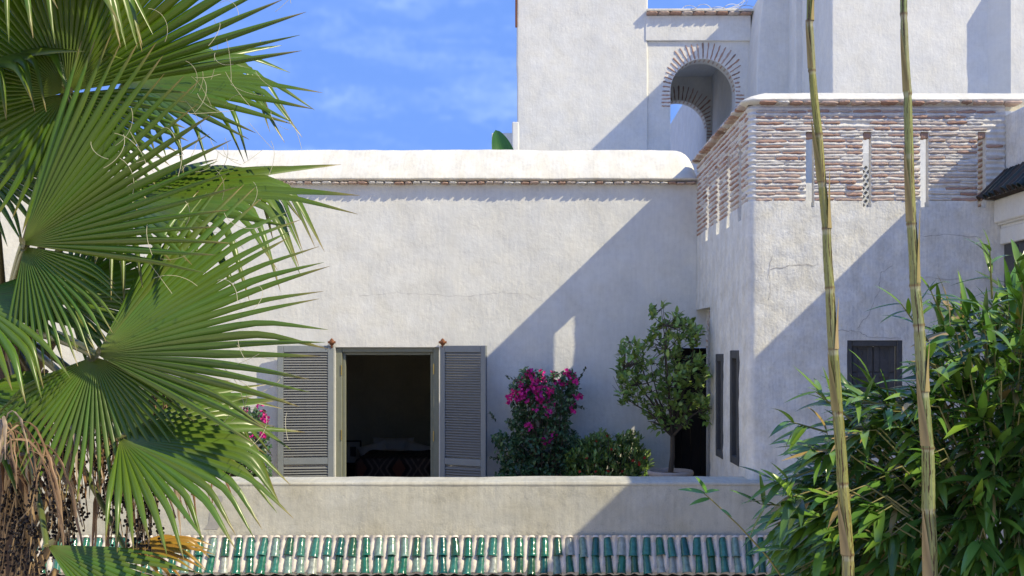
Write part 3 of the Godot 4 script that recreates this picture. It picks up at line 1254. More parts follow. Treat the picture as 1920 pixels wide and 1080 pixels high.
	ig.box(Vector3(xl - 0.012, hy(5, DT), -DT + 0.0), Vector3(0.024, 0.75, 0.05), 0.004)
	part("corner_strap", ig, M.rust, tower)
	# coils of white wire on the coping
	var wires := thing("coiled_wire", "loops of pale wire along the ledge above the brick arch", "wire", at(1340, 20, DT))
	var wg := Geo.new()
	for k in 5:
		var pts := PackedVector3Array()
		var rad := PackedFloat32Array()
		var px := 1280.0 + k * 27.0
		for j in 24:
			var a := PI * j / 23.0
			pts.append(at(px + 12.0 - 14.0 * cos(a) * (1.0 + 0.1 * k), 21.0 - (11.0 + 3.0 * sin(k * 2.4)) * sin(a), DT - 0.02 + 0.1 * sin(a * 2.0 + k)))
			rad.append(0.005)
		wg.tube(pts, rad, 5)
	for k in 4:
		var pts := PackedVector3Array([at(1350 + 8 * k, 19, DT), at(1372 + 9 * k, 14 - k * 2, DT + 0.1), at(1398 + 4 * k, 2 - 8 * k, DT + 0.15)])
		wg.tube(pts, PackedFloat32Array([0.004, 0.004, 0.004]), 5)
	part("loop", wg, M.wire, wires)


func build_roof_blocks() -> void:
	# pier right of the arch
	var a := thing("rooftop_pier", "tapering plastered pier between the brick arch and the tall block", "pier", Vector3(3.5, EYE + 1.3, -15.9))
	var g := Geo.new()
	soft_box(g, Vector3(hx(1418, 15.6), EYE + 1.3, -16.6), Vector3(hx(1478, 15.6) + 0.12, EYE + 5.25, -15.6), 0.03, 0.2, 0.012)
	for i in g.v.size():
		var h := clampf((g.v[i].y - EYE - 3.6) / 1.6, 0.0, 1.0)
		if g.v[i].x < 3.45:
			g.v[i].x += 0.10 * h * h
	part("body", g, M.tower, a)
	var b := thing("rooftop_buttress", "slim plastered buttress set between the pier and the tall block", "buttress", Vector3(3.8, EYE + 1.3, -15.4))
	var h := Geo.new()
	soft_box(h, Vector3(3.735, EYE + 1.3, -16.6), Vector3(4.0, EYE + 5.6, -15.2), 0.025, 0.2, 0.012)
	part("body", h, M.tower, b)
	var c := thing("rooftop_block", "broad plastered block rising behind the brick parapet", "building", Vector3(4.8, EYE - 2.4, -14.5))
	var k := Geo.new()
	soft_box(k, Vector3(3.83, EYE - 2.4, -16.6), Vector3(6.6, EYE + 5.89, -13.7), 0.025, 0.2, 0.014)
	part("body", k, M.tower, c)
	# chamfered corner block on the far right
	var e := thing("rooftop_corner_block", "plastered block with a slanted corner at the right edge above the tiled eave", "building", Vector3(7.0, EYE - 2.4, -13.4))
	var m := Geo.new()
	var plan := [Vector2(5.82, 13.72), Vector2(6.03, 13.47), Vector2(9.0, 13.47), Vector2(9.0, 14.5), Vector2(5.82, 14.5)]
	for i in 5:
		var p: Vector2 = plan[i]
		var q: Vector2 = plan[(i + 1) % 5]
		m.grid(6, 24, func(u: float, v: float) -> Vector3:
			var t := p.lerp(q, u)
			var r := Vector3(t.x, lerpf(EYE - 2.4, EYE + 4.62, v), -t.y)
			if u > 0.0 and u < 1.0:
				r.z += wob(r, 0.008)
			return r)
	m.quad(Vector3(5.82, EYE + 4.62, -14.5), Vector3(9, EYE + 4.62, -14.5), Vector3(9, EYE + 4.62, -13.47), Vector3(5.82, EYE + 4.62, -13.72))
	part("body", m, M.tower, e)
	# small things on the roof left of the tower
	var w := thing("roof_parapet_stub", "small white stepped wall on the roof beside the tower and the green leaf", "wall", at(945, 283, 15.5))
	var s := Geo.new()
	soft_box(s, Vector3(hx(960, 15.5), EYE + 2.0, -16.0), Vector3(hx(973, 15.5), hy(228, 15.5), -15.5), 0.02, 0.2, 0.008)
	soft_box(s, Vector3(hx(921, 15.5), EYE + 2.0, -16.0), Vector3(hx(961, 15.5), hy(246, 15.5), -15.6), 0.02, 0.2, 0.008)
	part("body", s, M.white_paint, w)
	var l := thing("banana_leaf", "single broad green banana leaf sticking up above the roof edge", "plant", at(945, 300, 14.6))
	var lg := Geo.new()
	var q0 := at(948, 300, 14.6)
	var q1 := at(928, 238, 14.6)
	lg.grid(6, 10, func(u: float, v: float) -> Vector3:
		var t := q0.lerp(q1, v)
		var hw := 0.15 * pow(sin(PI * clampf(0.5 + 0.5 * v, 0, 1)), 0.6) * (1.0 if v < 0.5 else 1.0)
		var x := (u - 0.5) * 2.0
		return t + Vector3(0.95, 0.33, 0) * x * hw + Vector3(0, 0, 0.10 * absf(x) * hw * 4.0 - 0.2 * v * v), Color(0.05, 0.15, 0.02))
	part("blade", lg, M.palm, l)


# ---------------------------------------------------------------- low terrace wall and the green tiles
func build_terrace_wall() -> void:
	var t := thing("terrace_wall", "low beige plastered terrace wall with pale rounded top", "wall", Vector3(-2, 0, -10.2))
	var g := Geo.new()
	var top := EYE - 1.234
	soft_box(g, Vector3(-8.5, 0.0, -10.36), Vector3(3.9, top - 0.035, -DP), 0.012, 0.14, 0.01)
	var w := part("wall", g, M.tadelakt, t)
	var c := Geo.new()
	soft_box(c, Vector3(-8.5, top - 0.05, -10.375), Vector3(3.9, top, -DP + 0.006), 0.024, 0.1, 0.01)
	part("top", c, M.tadelakt_top, t)
	# grey patch of old repair
	var pg := Geo.new()
	var prev: Array = []
	for i in 15:
		var v := i / 14.0
		var mid := Vector2(395 + 14 * v + 5 * sin(v * 9.0), lerpf(992, 930, v))
		var hw := 9.0 * (1.0 - v) + 2.0 + 3.0 * sin(v * 7.0 + 1.0)
		var a := at(mid.x - hw, mid.y, DP)
		var b := at(mid.x + hw, mid.y, DP)
		a.z = -DP + wob(Vector3(a.x, a.y, -DP), 0.01) + 0.004
		b.z = -DP + wob(Vector3(b.x, b.y, -DP), 0.01) + 0.004
		if prev:
			pg.quad(prev[0], a, b, prev[1])
		prev = [a, b]
	part("repair_patch", pg, coat(srgb(0.40, 0.385, 0.36), 0.9, M.tone, 3.0), w)
	# tiled canopy
	var roof := thing("tiled_canopy", "narrow sloping canopy of green glazed barrel tiles below the terrace wall", "roof", Vector3(-2, EYE - 2.0, -9.7))
	var za := -DP - 0.005
	var ya := EYE - 1.752
	var zb := -DP + 0.135
	var yb := EYE - 2.055
	var slope := (Vector3(0, yb, zb) - Vector3(0, ya, za))
	var len := slope.length()
	var dir := slope / len
	var nrm := Vector3(0, -dir.z, dir.y).normalized()
	if nrm.y < 0:
		nrm = -nrm
	var pitch := 0.1183
	var x0 := hx(2, 9.75)
	var bed := Geo.new()
	var xl := -7.4
	var xr := 3.4
	bed.grid(560, 14, func(u: float, v: float) -> Vector3:
		var x := lerpf(xl, xr, u)
		var ph := fposmod((x - x0) / pitch + 0.5, 1.0) - 0.5
		var p := Vector3(x, ya, za) + dir * (1.0 - v) * len
		var h := 0.018 + 0.028 * smoothstep(0.2, 0.5, absf(ph)) * smoothstep(0.0, 0.12, v) + 0.012 * n3f.get_noise_3dv(p * 4.0)
		if v > 0.86:
			h += 0.035 * (v - 0.86) / 0.14 * (1.0 - 0.5 * absf(ph))
		return p + nrm * h)
	bed.grid(280, 1, func(u: float, v: float) -> Vector3:
		var x := lerpf(xl, xr, u)
		var ph := fposmod((x - x0) / pitch + 0.5, 1.0) - 0.5
		return Vector3(x, yb + (0.035 if v == 1.0 else -0.035 + 0.05 * (0.5 - absf(ph))), zb + (0.0 if v == 1.0 else -0.02)))
	var bp := part("mortar_bed", bed, M.tile_bed, roof)
	var under := Geo.new()
	under.box(Vector3((xl + xr) / 2, EYE - 2.13, -DP + 0.04), Vector3(xr - xl, 0.09, 0.07), 0.006)
	part("soffit_board", under, M.dark_wood, roof)
	var tm := []
	for i in 5:
		tm.append(tile_mesh(300 + i, 0.185, 0.032, 0.041))
	var b := Basis(Vector3.RIGHT, nrm, -dir).orthonormalized()
	var n := int((xr - xl) / pitch)
	for i in range(-14, 76):
		var x := x0 + i * pitch
		if x < -6.2 or x > 3.3:
			continue
		for row in 2:
			var k := rng.randi() % 5
			var mat: Material = M.glaze[[0, 1, 1, 2, 3, 3, 3, 4, 5, 5, 6][rng.randi() % 11]]
			var along := 0.10 if row == 0 else 0.255
			var lift := 0.024 if row == 0 else 0.010
			var turn := b * Basis(Vector3.UP, rr(-0.09, 0.09)) * Basis.from_scale(Vector3(rr(0.92, 1.08), rr(0.9, 1.1), rr(0.94, 1.05))) * Basis(Vector3.RIGHT, 0.045 if row == 0 else 0.0)
			piece("tile", tm[k], mat, roof, Transform3D(turn, Vector3(x + rr(-0.008, 0.008), ya, za) + dir * (along + rr(-0.008, 0.008)) + nrm * lift))
	# small plaster caps over the top end of each tile column
	var cap := Geo.new()
	for i in range(-14, 76):
		var x := x0 + i * pitch
		if x < -6.2 or x > 3.3:
			continue
		var o := Vector3(x, ya, za) + dir * 0.018 + nrm * 0.026
		cap.grid(8, 5, func(u: float, v: float) -> Vector3:
			var a := PI * (1.0 - u)
			var q := v * PI / 2
			return o + Vector3.RIGHT * cos(a) * 0.042 * cos(q) + nrm * sin(a) * 0.042 * cos(q) - dir * sin(q) * 0.03)
	part("plaster_cap", cap, M.tile_bed, bp, true)


# half round tapering tile; runs along z (wide end at -z is the lower one), arched towards +y
func tile_mesh(sd: int, l: float, r0: float, r1: float) -> ArrayMesh:
	var r := RandomNumberGenerator.new()
	r.seed = sd
	var o := r.randf() * 50.0
	var g := Geo.new()
	var f := func(u: float, v: float, t: float) -> Vector3:
		var a := PI * (1.0 - u)
		var rad := lerpf(r1, r0, v) * (1.0 + 0.05 * sin(v * 40.0 + o) * 0.4) - t
		rad *= 1.0 + 0.05 * n3f.get_noise_2d(o + v * 0.8, u * 0.5)
		if v < 0.07:
			rad *= 1.07
		return Vector3(cos(a) * rad, sin(a) * rad * 1.12, (v - 0.5) * l)
	g.grid(12, 14, func(u: float, v: float) -> Vector3: return f.call(u, v, 0.0), Color.WHITE, true)
	g.grid(12, 4, func(u: float, v: float) -> Vector3: return f.call(u, v, 0.009))
	for e in [0.0, 1.0]:
		g.grid(12, 1, func(u: float, v: float) -> Vector3: return f.call(u, e, 0.009 * v), Color.WHITE, e == 1.0)
	return g.mesh()


# ---------------------------------------------------------------- house on the right
func build_right_house() -> void:
	var h := thing("right_house", "white house at the right edge with a dark tiled eave and moulded fascia", "house", Vector3(5.4, 0, -6.2))
	var zf := -DF + 0.02
	var zn := -2.5
	var g := Geo.new()
	soft_box(g, Vector3(4.475, EYE + 1.2, -10.8), Vector3(7.5, EYE + 2.22, zn), 0.03, 0.25, 0.014)
	part("upper_wall", g, M.plaster_wing, h)
	var l := Geo.new()
	l.box(Vector3(5.95, (EYE + 1.2) / 2, (zf + zn) / 2), Vector3(3.0, EYE + 1.2, zn - zf), 0.0)
	part("lower_wall", l, M.grey_wood, h)
	var b := Geo.new()
	soft_box(b, Vector3(4.5, 0.0, -13.66), Vector3(7.4, EYE + 1.21, -DF - 0.14), 0.02, 0.4, 0.01)
	part("rear_wall", b, M.plaster_wing, h)
	var f := Geo.new()
	f.box(Vector3(4.48, EYE + 1.30, (zf + zn) / 2), Vector3(0.26, 0.22, zn - zf), 0.01)
	f.box(Vector3(4.49, EYE + 1.182, (zf + zn) / 2), Vector3(0.215, 0.02, zn - zf), 0.006)
	f.box(Vector3(4.50, EYE + 1.155, (zf + zn) / 2), Vector3(0.17, 0.034, zn - zf - 0.004), 0.006)
	f.box(Vector3(4.51, EYE + 1.065, (zf + zn) / 2), Vector3(0.2, 0.15, zn - zf - 0.002), 0.006)
	part("fascia", f, M.white_paint, h)
	var wd := Geo.new()
	for i in 9:
		var z := zf + 0.3 + i * 0.42
		wd.box(Vector3(4.43, EYE - 0.2, z), Vector3(0.05, 2.3, 0.09), 0.008)
		wd.box(Vector3(4.445, EYE + 0.9, z + 0.21), Vector3(0.04, 0.12, 0.325), 0.006)
		wd.box(Vector3(4.45, EYE + 0.15, z + 0.21), Vector3(0.04, 0.08, 0.325), 0.006)
	part("timber_screen", wd, M.grey_wood, h)
	# eave of dark tiles
	var e := Geo.new()
	var o := Vector3(4.47, EYE + 1.66, 0)
	var low := Vector3(4.24, EYE + 1.42, 0)
	var d := (low - o).normalized()
	var nr := Vector3(d.y, -d.x, 0)
	if nr.y < 0:
		nr = -nr
	e.grid(60, 4, func(u: float, v: float) -> Vector3:
		var z := lerpf(zf + 0.02, zn, u)
		var p := o.lerp(low, v) + Vector3(0, 0, z)
		return p + nr * (0.01 + 0.008 * n3f.get_noise_3dv(p * 3.0)), Color.WHITE, true)
	e.grid(60, 1, func(u: float, v: float) -> Vector3:
		var z := lerpf(zf + 0.02, zn, u)
		return Vector3(lerpf(4.24, 4.36, v), EYE + 1.42 - 0.012, z))
	var eave := part("eave", e, M.soil, h)
	var tms := []
	for i in 3:
		tms.append(tile_mesh(400 + i, 0.36, 0.04, 0.048))
	var bas := Basis(Vector3(0, 0, 1), nr, -d).orthonormalized()
	for i in 62:
		var z := zf + 0.07 + i * 0.118
		piece("tile", tms[i % 3], M.dark_tile[rng.randi() % 3 if rng.randf() < 0.5 else 0], eave, Transform3D(bas * Basis(Vector3.UP, rr(-0.04, 0.04)), o.lerp(low, 0.5) + Vector3(0, 0, z) + nr * 0.012 + d * rr(0.0, 0.03)))
		if i < 40:
			piece("tile", tms[(i + 1) % 3], M.dark_tile[2], eave, Transform3D(bas * Basis(Vector3.BACK, PI), o.lerp(low, 0.5) + Vector3(0, 0, z + 0.059) + nr * 0.05 + d * 0.01))


# the house across the terrace on the left, outside the frame, sunlit
func build_left_house() -> void:
	var h := thing("left_house", "sunlit white plastered house closing the courtyard on the left", "house", Vector3(-8.4, 0, -4))
	var g := Geo.new()
	soft_box(g, Vector3(-9.6, 0.0, -12.9), Vector3(-7.3, EYE + 3.2, 8.0), 0.04, 0.4, 0.012)
	part("wall", g, M.tower, h)


# ---------------------------------------------------------------- the dark room behind the window
func build_bedroom() -> void:
	var fy := EYE - 2.17
	var room := thing("bedroom", "dark bedroom with olive walls seen through the open window", "room", Vector3(-1.9, fy, -15.8))
	var g := Geo.new()
	var lo := Vector3(-4.2, fy, -18.2)
	var hi := Vector3(0.4, EYE + 0.75, -DW - 0.34)
	g.box(Vector3((lo.x + hi.x) / 2, (lo.y + hi.y) / 2, lo.z - 0.1), Vector3(hi.x - lo.x, hi.y - lo.y, 0.2))
	g.box(Vector3(lo.x - 0.1, (lo.y + hi.y) / 2, (lo.z + hi.z) / 2), Vector3(0.2, hi.y - lo.y, hi.z - lo.z))
	g.box(Vector3(hi.x + 0.1, (lo.y + hi.y) / 2, (lo.z + hi.z) / 2), Vector3(0.2, hi.y - lo.y, hi.z - lo.z))
	g.box(Vector3((lo.x + hi.x) / 2, hi.y + 0.1, (lo.z + hi.z) / 2 - 0.1), Vector3(hi.x - lo.x + 0.4, 0.2, hi.z - lo.z + 0.2))
	part("walls", g, M.inside, room)
	var fl := Geo.new()
	fl.box(Vector3((lo.x + hi.x) / 2, lo.y - 0.06, (lo.z + hi.z) / 2 - 0.1), Vector3(hi.x - lo.x + 0.4, 0.1, hi.z - lo.z + 0.2))
	part("room_floor", fl, M.room_tile, room)
	var bed := thing("bed", "bed with patterned spread inside the dark bedroom", "bed", Vector3(-1.8, fy, -16.5))
	var m := Geo.new()
	soft_box(m, Vector3(-2.52, fy + 0.18, -17.7), Vector3(-1.0, fy + 0.56, -15.45), 0.06, 0.12, 0.012)
	part("mattress", m, M.linen, bed)
	var q := Geo.new()
	soft_box(q, Vector3(-2.58, fy + 0.08, -16.75), Vector3(-0.94, fy + 0.6, -15.38), 0.07, 0.08, 0.03)
	part("bedspread", q, M.rag, bed)
	for k in 4:
		var lg := Geo.new()
		lg.lathe(Vector3([-2.42, -1.1][k % 2], fy, [-17.6, -15.55][k / 2]), [[0.03, 0.0], [0.04, 0.1], [0.05, 0.19]], 10)
		part("leg", lg, M.dark_wood, bed)
	pillow(at(737, 842, 17.3), 0.34, 0.2, 0.0, "large white pillow standing against the wall at the head of the bed")
	pillow(at(700, 846, 17.15), 0.24, 0.14, 0.3, "smaller pale pillow leaning at the left side of the bed head")
	pillow(at(785, 848, 17.1), 0.26, 0.15, -0.25, "smaller pale pillow leaning at the right side of the bed head")
	var pic := thing("picture", "small framed picture with pale mount standing left of the bed", "picture", at(662, 870, 17.6))
	var fr := Geo.new()
	var c := at(662, 848, 17.6)
	for s in [-1.0, 1.0]:
		fr.box(c + Vector3(s * 0.125, 0, 0), Vector3(0.022, 0.39, 0.03), 0.003)
		fr.box(c + Vector3(0, s * 0.184, 0), Vector3(0.228, 0.022, 0.029), 0.003)
	part("frame", fr, M.black, pic)
	var mt := Geo.new()
	mt.box(c + Vector3(0, 0, -0.008), Vector3(0.226, 0.344, 0.008))
	part("mount", mt, M.paper, pic)
	var im := Geo.new()
	im.box(c + Vector3(0, 0.01, -0.002), Vector3(0.1, 0.16, 0.006))
	part("print", im, M.picture, pic)
	var cab := thing("low_cabinet", "low dark cabinet carrying the small picture", "cabinet", at(662, 900, 17.6))
	var cg := Geo.new()
	var cy := c.y - 0.2
	cg.box(Vector3(c.x, (fy + cy) / 2, c.z), Vector3(0.62, cy - fy - 0.01, 0.42), 0.01)
	part("body", cg, M.dark_wood, cab)
	for s in [-1.0, 1.0]:
		var dg := Geo.new()
		dg.box(Vector3(c.x + s * 0.15, (fy + cy) / 2, c.z + 0.215), Vector3(0.27, cy - fy - 0.08, 0.02), 0.006)
		part("door", dg, M.dark_wood, cab)


func pillow(c: Vector3, hw: float, hh: float, tilt: float, label: String) -> void:
	var t := thing("pillow", label, "pillow", c - Vector3(0, hh, 0), "pillows on the bed")
	var g := Geo.new()
	var b := Basis(Vector3.BACK, tilt) * Basis(Vector3.RIGHT, -0.35)
	for s in 2:
		g.grid(12, 12, func(u: float, v: float) -> Vector3:
			var x := u * 2 - 1
			var y := v * 2 - 1
			var pinch := 1.0 - 0.1 * (x * x * y * y) * -1.0
			var bul := pow(maxf(0.0, (1 - x * x) * (1 - y * y)), 0.45)
			return c + b * Vector3(x * hw * (0.92 + 0.08 * y * y * pinch), y * hh * (0.92 + 0.08 * x * x), (1 if s == 0 else -1) * bul * 0.09), Color.WHITE, s == 1)
	part("cover", g, M.linen, t)


# ---------------------------------------------------------------- plants
# one leaf: base, direction, its upper side, length, width, bend down, colours
func leaf(g: Geo, base: Vector3, dir: Vector3, up: Vector3, l: float, w: float, bend: float, c0: Color, c1: Color, blunt := 0.5, n := 4) -> void:
	dir = dir.normalized()
	var side := dir.cross(up)
	if side.length() < 0.05:
		side = dir.cross(Vector3(0.3, 0.2, 0.9))
	side = side.normalized()
	var u2 := side.cross(dir).normalized()
	var v0 := g.v.size()
	var p := base
	for i in n + 1:
		var t := float(i) / n
		var hw := w * 0.5 * pow(sin(PI * pow(clampf(t * 0.97 + 0.03, 0, 1), blunt)), 0.8) if i < n else 0.0
		var d := (dir - u2 * bend * t - Vector3(0, bend * 0.5 * t, 0)).normalized()
		var nn := side.cross(d)
		var c := c0.lerp(c1, t)
		var lift := nn * hw * 0.28
		g.vert(p - side * hw + lift, Vector2(0, t), c)
		g.vert(p, Vector2(0.5, t), c * 1.08)
		g.vert(p + side * hw + lift, Vector2(1, t), c)
		p += d * l / n
	for i in n:
		var a := v0 + i * 3
		for k in 2:
			g.tri(a + k, a + k + 3, a + k + 4)
			g.tri(a + k, a + k + 4, a + k + 1)


func in_poly(poly: PackedVector2Array) -> Vector2:
	var lo := poly[0]
	var hi := poly[0]
	for p in poly:
		lo = lo.min(p)
		hi = hi.max(p)
	for k in 200:
		var q := Vector2(rr(lo.x, hi.x), rr(lo.y, hi.y))
		if Geometry2D.is_point_in_polygon(q, poly):
			return q
	return (lo + hi) / 2


func rand_dir() -> Vector3:
	return Vector3(rr(-1, 1), rr(-1, 1), rr(-1, 1)).normalized()


func shade_of(c: Color, s: float) -> Color:
	var k := rr(1.0 - s, 1.0 + s)
	return Color(c.r * k * rr(0.9, 1.12), c.g * k, c.b * k * rr(0.85, 1.15))


func build_terrace_plants() -> void:
	# clipped citrus tree in a tub
	var fy := EYE - 2.17
	var d0 := 12.35
	var foot := Vector3(hx(1257, d0), fy, -d0)
	var pot := thing("plant_tub", "round pale plant tub holding the small tree", "plant pot", foot)
	var rim := hy(882, d0)
	var pg := Geo.new()
	var hp := rim - fy
	pg.lathe(foot, [[0.0, 0.0], [0.17, 0.0], [0.175, 0.03], [0.215, hp * 0.6], [0.235, hp - 0.07], [0.262, hp - 0.05], [0.268, hp - 0.02], [0.26, hp], [0.235, hp], [0.225, hp - 0.03], [0.22, hp - 0.06]], 36)
	part("tub", pg, M.pot, pot)
	var sg := Geo.new()
	sg.lathe(foot, [[0.228, hp - 0.05], [0.15, hp - 0.035], [0.0, hp - 0.03]], 24)
	part("soil", sg, M.soil, pot)
	var tree := thing("citrus_tree", "small leafy citrus tree standing in the tub beside the dark door", "tree", Vector3(foot.x, rim - 0.04, foot.z))
	var poly := PackedVector2Array()
	for q in [[1237, 566], [1252, 579], [1278, 594], [1312, 616], [1324, 637], [1314, 668], [1328, 695], [1336, 712], [1322, 740], [1345, 760], [1326, 786], [1310, 800], [1287, 808], [1266, 818], [1240, 812], [1216, 806], [1212, 780], [1200, 764], [1160, 757], [1166, 730], [1158, 706], [1160, 674], [1172, 628], [1195, 640], [1219, 635], [1222, 606], [1210, 580]]:
		poly.append(Vector2(q[0], q[1]))
	var tg := Geo.new()
	var bark := Color(0.075, 0.06, 0.045)
	var base := Vector3(foot.x, rim - 0.05, foot.z)
	var fork := at(1261, 818, d0)
	tg.tube(PackedVector3Array([base, base.lerp(fork, 0.5) + Vector3(0.012, 0, 0), fork]), PackedFloat32Array([0.034, 0.03, 0.027]), 8, bark)
	part("trunk", tg, M.bark, tree)
	var bg := Geo.new()
	var lg := Geo.new()
	var tips := []
	for k in 13:
		var q: Vector2 = [Vector2(1240, 580), Vector2(1250, 610), Vector2(1180, 640), Vector2(1170, 690), Vector2(1170, 745), Vector2(1215, 790), Vector2(1290, 795), Vector2(1330, 765), Vector2(1325, 705), Vector2(1305, 630), Vector2(1275, 605), Vector2(1220, 680), Vector2(1280, 690)][k]
		var e := at(q.x, q.y, d0 + rr(-0.45, 0.45))
		var mid := fork.lerp(e, 0.5) + Vector3(rr(-0.05, 0.05), rr(0.0, 0.08), rr(-0.05, 0.05))
		bg.tube(PackedVector3Array([fork, fork.lerp(mid, 0.5), mid, mid.lerp(e, 0.5) + rand_dir() * 0.02, e]), PackedFloat32Array([0.02, 0.015, 0.011, 0.007, 0.003]), 6, bark)
		for i in 4:
			tips.append(fork.lerp(mid, 0.4 + i * 0.2) if i < 3 else e)
		tips.append(mid.lerp(e, 0.5))
	var green := Color(0.17, 0.27, 0.055)
	for k in 520:
		var q := in_poly(poly)
		if n3f.get_noise_3d(q.x * 0.009, q.y * 0.009, 4.0) < -0.24:
			continue
		var rad := 0.42 * sqrt(clampf(1.0 - pow((q.y - 700.0) / 140.0, 2.0), 0.1, 1.0))
		var c := at(q.x, q.y, d0 + rr(-rad, rad))
		# a twig from the nearest limb
		var best: Vector3 = tips[0]
		for p in tips:
			if p.distance_to(c) < best.distance_to(c):
				best = p
		var grow: Vector3 = (c - fork).normalized() * 0.7 + rand_dir() * 0.6 + Vector3(0, 0.25, 0)
		if best.distance_to(c) < 0.3:
			bg.tube(PackedVector3Array([best, best.lerp(c, 0.5) + rand_dir() * 0.02, c]), PackedFloat32Array([0.006, 0.004, 0.002]), 4, bark)
		for i in rng.randi_range(4, 7):
			var dd := (grow.normalized() + rand_dir() * 0.9).normalized()
			var p := c + rand_dir() * 0.035
			var cc := shade_of(green, 0.35)
			if rng.randf() < 0.12:
				cc = Color(0.19, 0.27, 0.05)
			leaf(lg, p, dd, Vector3(rr(-0.4, 0.4), 1, rr(-0.1, 0.8)), rr(0.06, 0.1), rr(0.032, 0.05), rr(0.1, 0.5), cc, cc, 0.65)
	part("branches", bg, M.bark, tree, true)
	part("foliage", lg, M.small_leaf, tree, true)
	# bare twig ends
	var bt := Geo.new()
	for s in [[1165, 735, 1150, 705], [1163, 737, 1148, 722], [1340, 760, 1368, 745], [1320, 700, 1332, 680]]:
		var a := at(s[0], s[1], d0)
		var b := at(s[2], s[3], d0 - 0.1)
		bt.tube(PackedVector3Array([a, a.lerp(b, 0.5) + Vector3(0, -0.01, 0), b]), PackedFloat32Array([0.004, 0.003, 0.002]), 4, Color(0.12, 0.1, 0.08))
	part("twigs", bt, M.bark, tree, true)

	# bougainvillea by the right shutter
	var right := []
	for q in [[985, 692], [1010, 696], [1025, 706], [1050, 696], [1080, 706], [1086, 740], [1070, 765], [1066, 790], [1084, 826], [1078, 920], [928, 920], [938, 860], [926, 822], [966, 774], [956, 744], [962, 712]]:
		right.append(Vector2(q[0], q[1]))
	bougainvillea("bougainvillea", "dark bougainvillea bush with magenta blossom on top beside the right shutter", right, 13.02, 820, 210, [[968, 698, 1035, 752, 34], [1040, 697, 1082, 718, 13], [950, 730, 990, 768, 9], [1000, 750, 1035, 775, 4], [1066, 735, 1085, 790, 4], [975, 780, 1050, 830, 3]], [[1080, 720, 1098, 692], [930, 790, 918, 775], [935, 860, 920, 858], [1075, 760, 1096, 765], [955, 712, 948, 704]])
	var left := []
	for q in [[340, 760], [390, 742], [440, 755], [490, 775], [510, 810], [505, 860], [510, 920], [330, 920], [325, 820]]:
		left.append(Vector2(q[0], q[1]))
	bougainvillea("bougainvillea", "bougainvillea with a few pink blossoms behind the palm fronds left of the window", left, 12.6, 520, 90, [[380, 750, 500, 830, 26], [350, 860, 420, 890, 6]], [[440, 755, 455, 742], [500, 800, 512, 806]])
	var far := []
	for q in [[-30, 740], [20, 748], [34, 800], [30, 920], [-40, 920]]:
		far.append(Vector2(q[0], q[1]))
	bougainvillea("bougainvillea", "bougainvillea with pink blossoms at the left edge behind the palm", far, 12.6, 200, 30, [[-10, 750, 26, 830, 14]], [])
	# low bush with red flowers
	var bush := thing("flowering_bush", "low green bush with small red flowers between bougainvillea and tub", "bush", at(1140, 900, 13.0))
	var bpoly := PackedVector2Array()
	for q in [[1062, 920], [1062, 856], [1075, 836], [1100, 828], [1130, 812], [1150, 822], [1170, 815], [1196, 815], [1200, 835], [1216, 856], [1212, 920]]:
		bpoly.append(Vector2(q[0], q[1]))
	var stems := Geo.new()
	var fo := Geo.new()
	var root := Vector3(hx(1140, 13.0), fy, -13.0)
	for k in 620:
		var q := in_poly(bpoly)
		var c := at(q.x, q.y, 13.0 + rr(-0.34, 0.22))
		if k % 5 == 0:
			stems.tube(PackedVector3Array([root, root.lerp(c, 0.6) + Vector3(0, 0.03, 0), c]), PackedFloat32Array([0.009, 0.006, 0.003]), 5, bark)
		var grow := (c - root).normalized() + Vector3(0, 0.4, 0)
		for i in 6:
			var cc := shade_of(Color(0.15, 0.24, 0.05), 0.35)
			if q.x > 1085 and q.x < 1190 and rng.randf() < 0.3:
				cc = Color(0.17, 0.22, 0.06)
			leaf(fo, c + rand_dir() * 0.03, grow + rand_dir() * 0.9, Vector3(rr(-0.4, 0.4), 1, 0.3), rr(0.05, 0.08), rr(0.022, 0.034), 0.2, cc, cc, 0.8)
	part("stems", stems, M.bark, bush, true)
	part("foliage", fo, M.small_leaf, bush, true)
	var fl := Geo.new()
	for k in 15:
		var q := in_poly(bpoly)
		var c := at(q.x, minf(q.y, 884), 12.68 + rr(0.0, 0.12))
		for i in 5:
			var a := TAU * i / 5
			leaf(fl, c, Vector3(cos(a), sin(a), 0.5), Vector3(0, 0, 1), 0.022, 0.02, 0.2, Color(0.55, 0.03, 0.02), Color(0.6, 0.06, 0.03), 0.5, 3)
	part("flowers", fl, M.bract, bush, true)


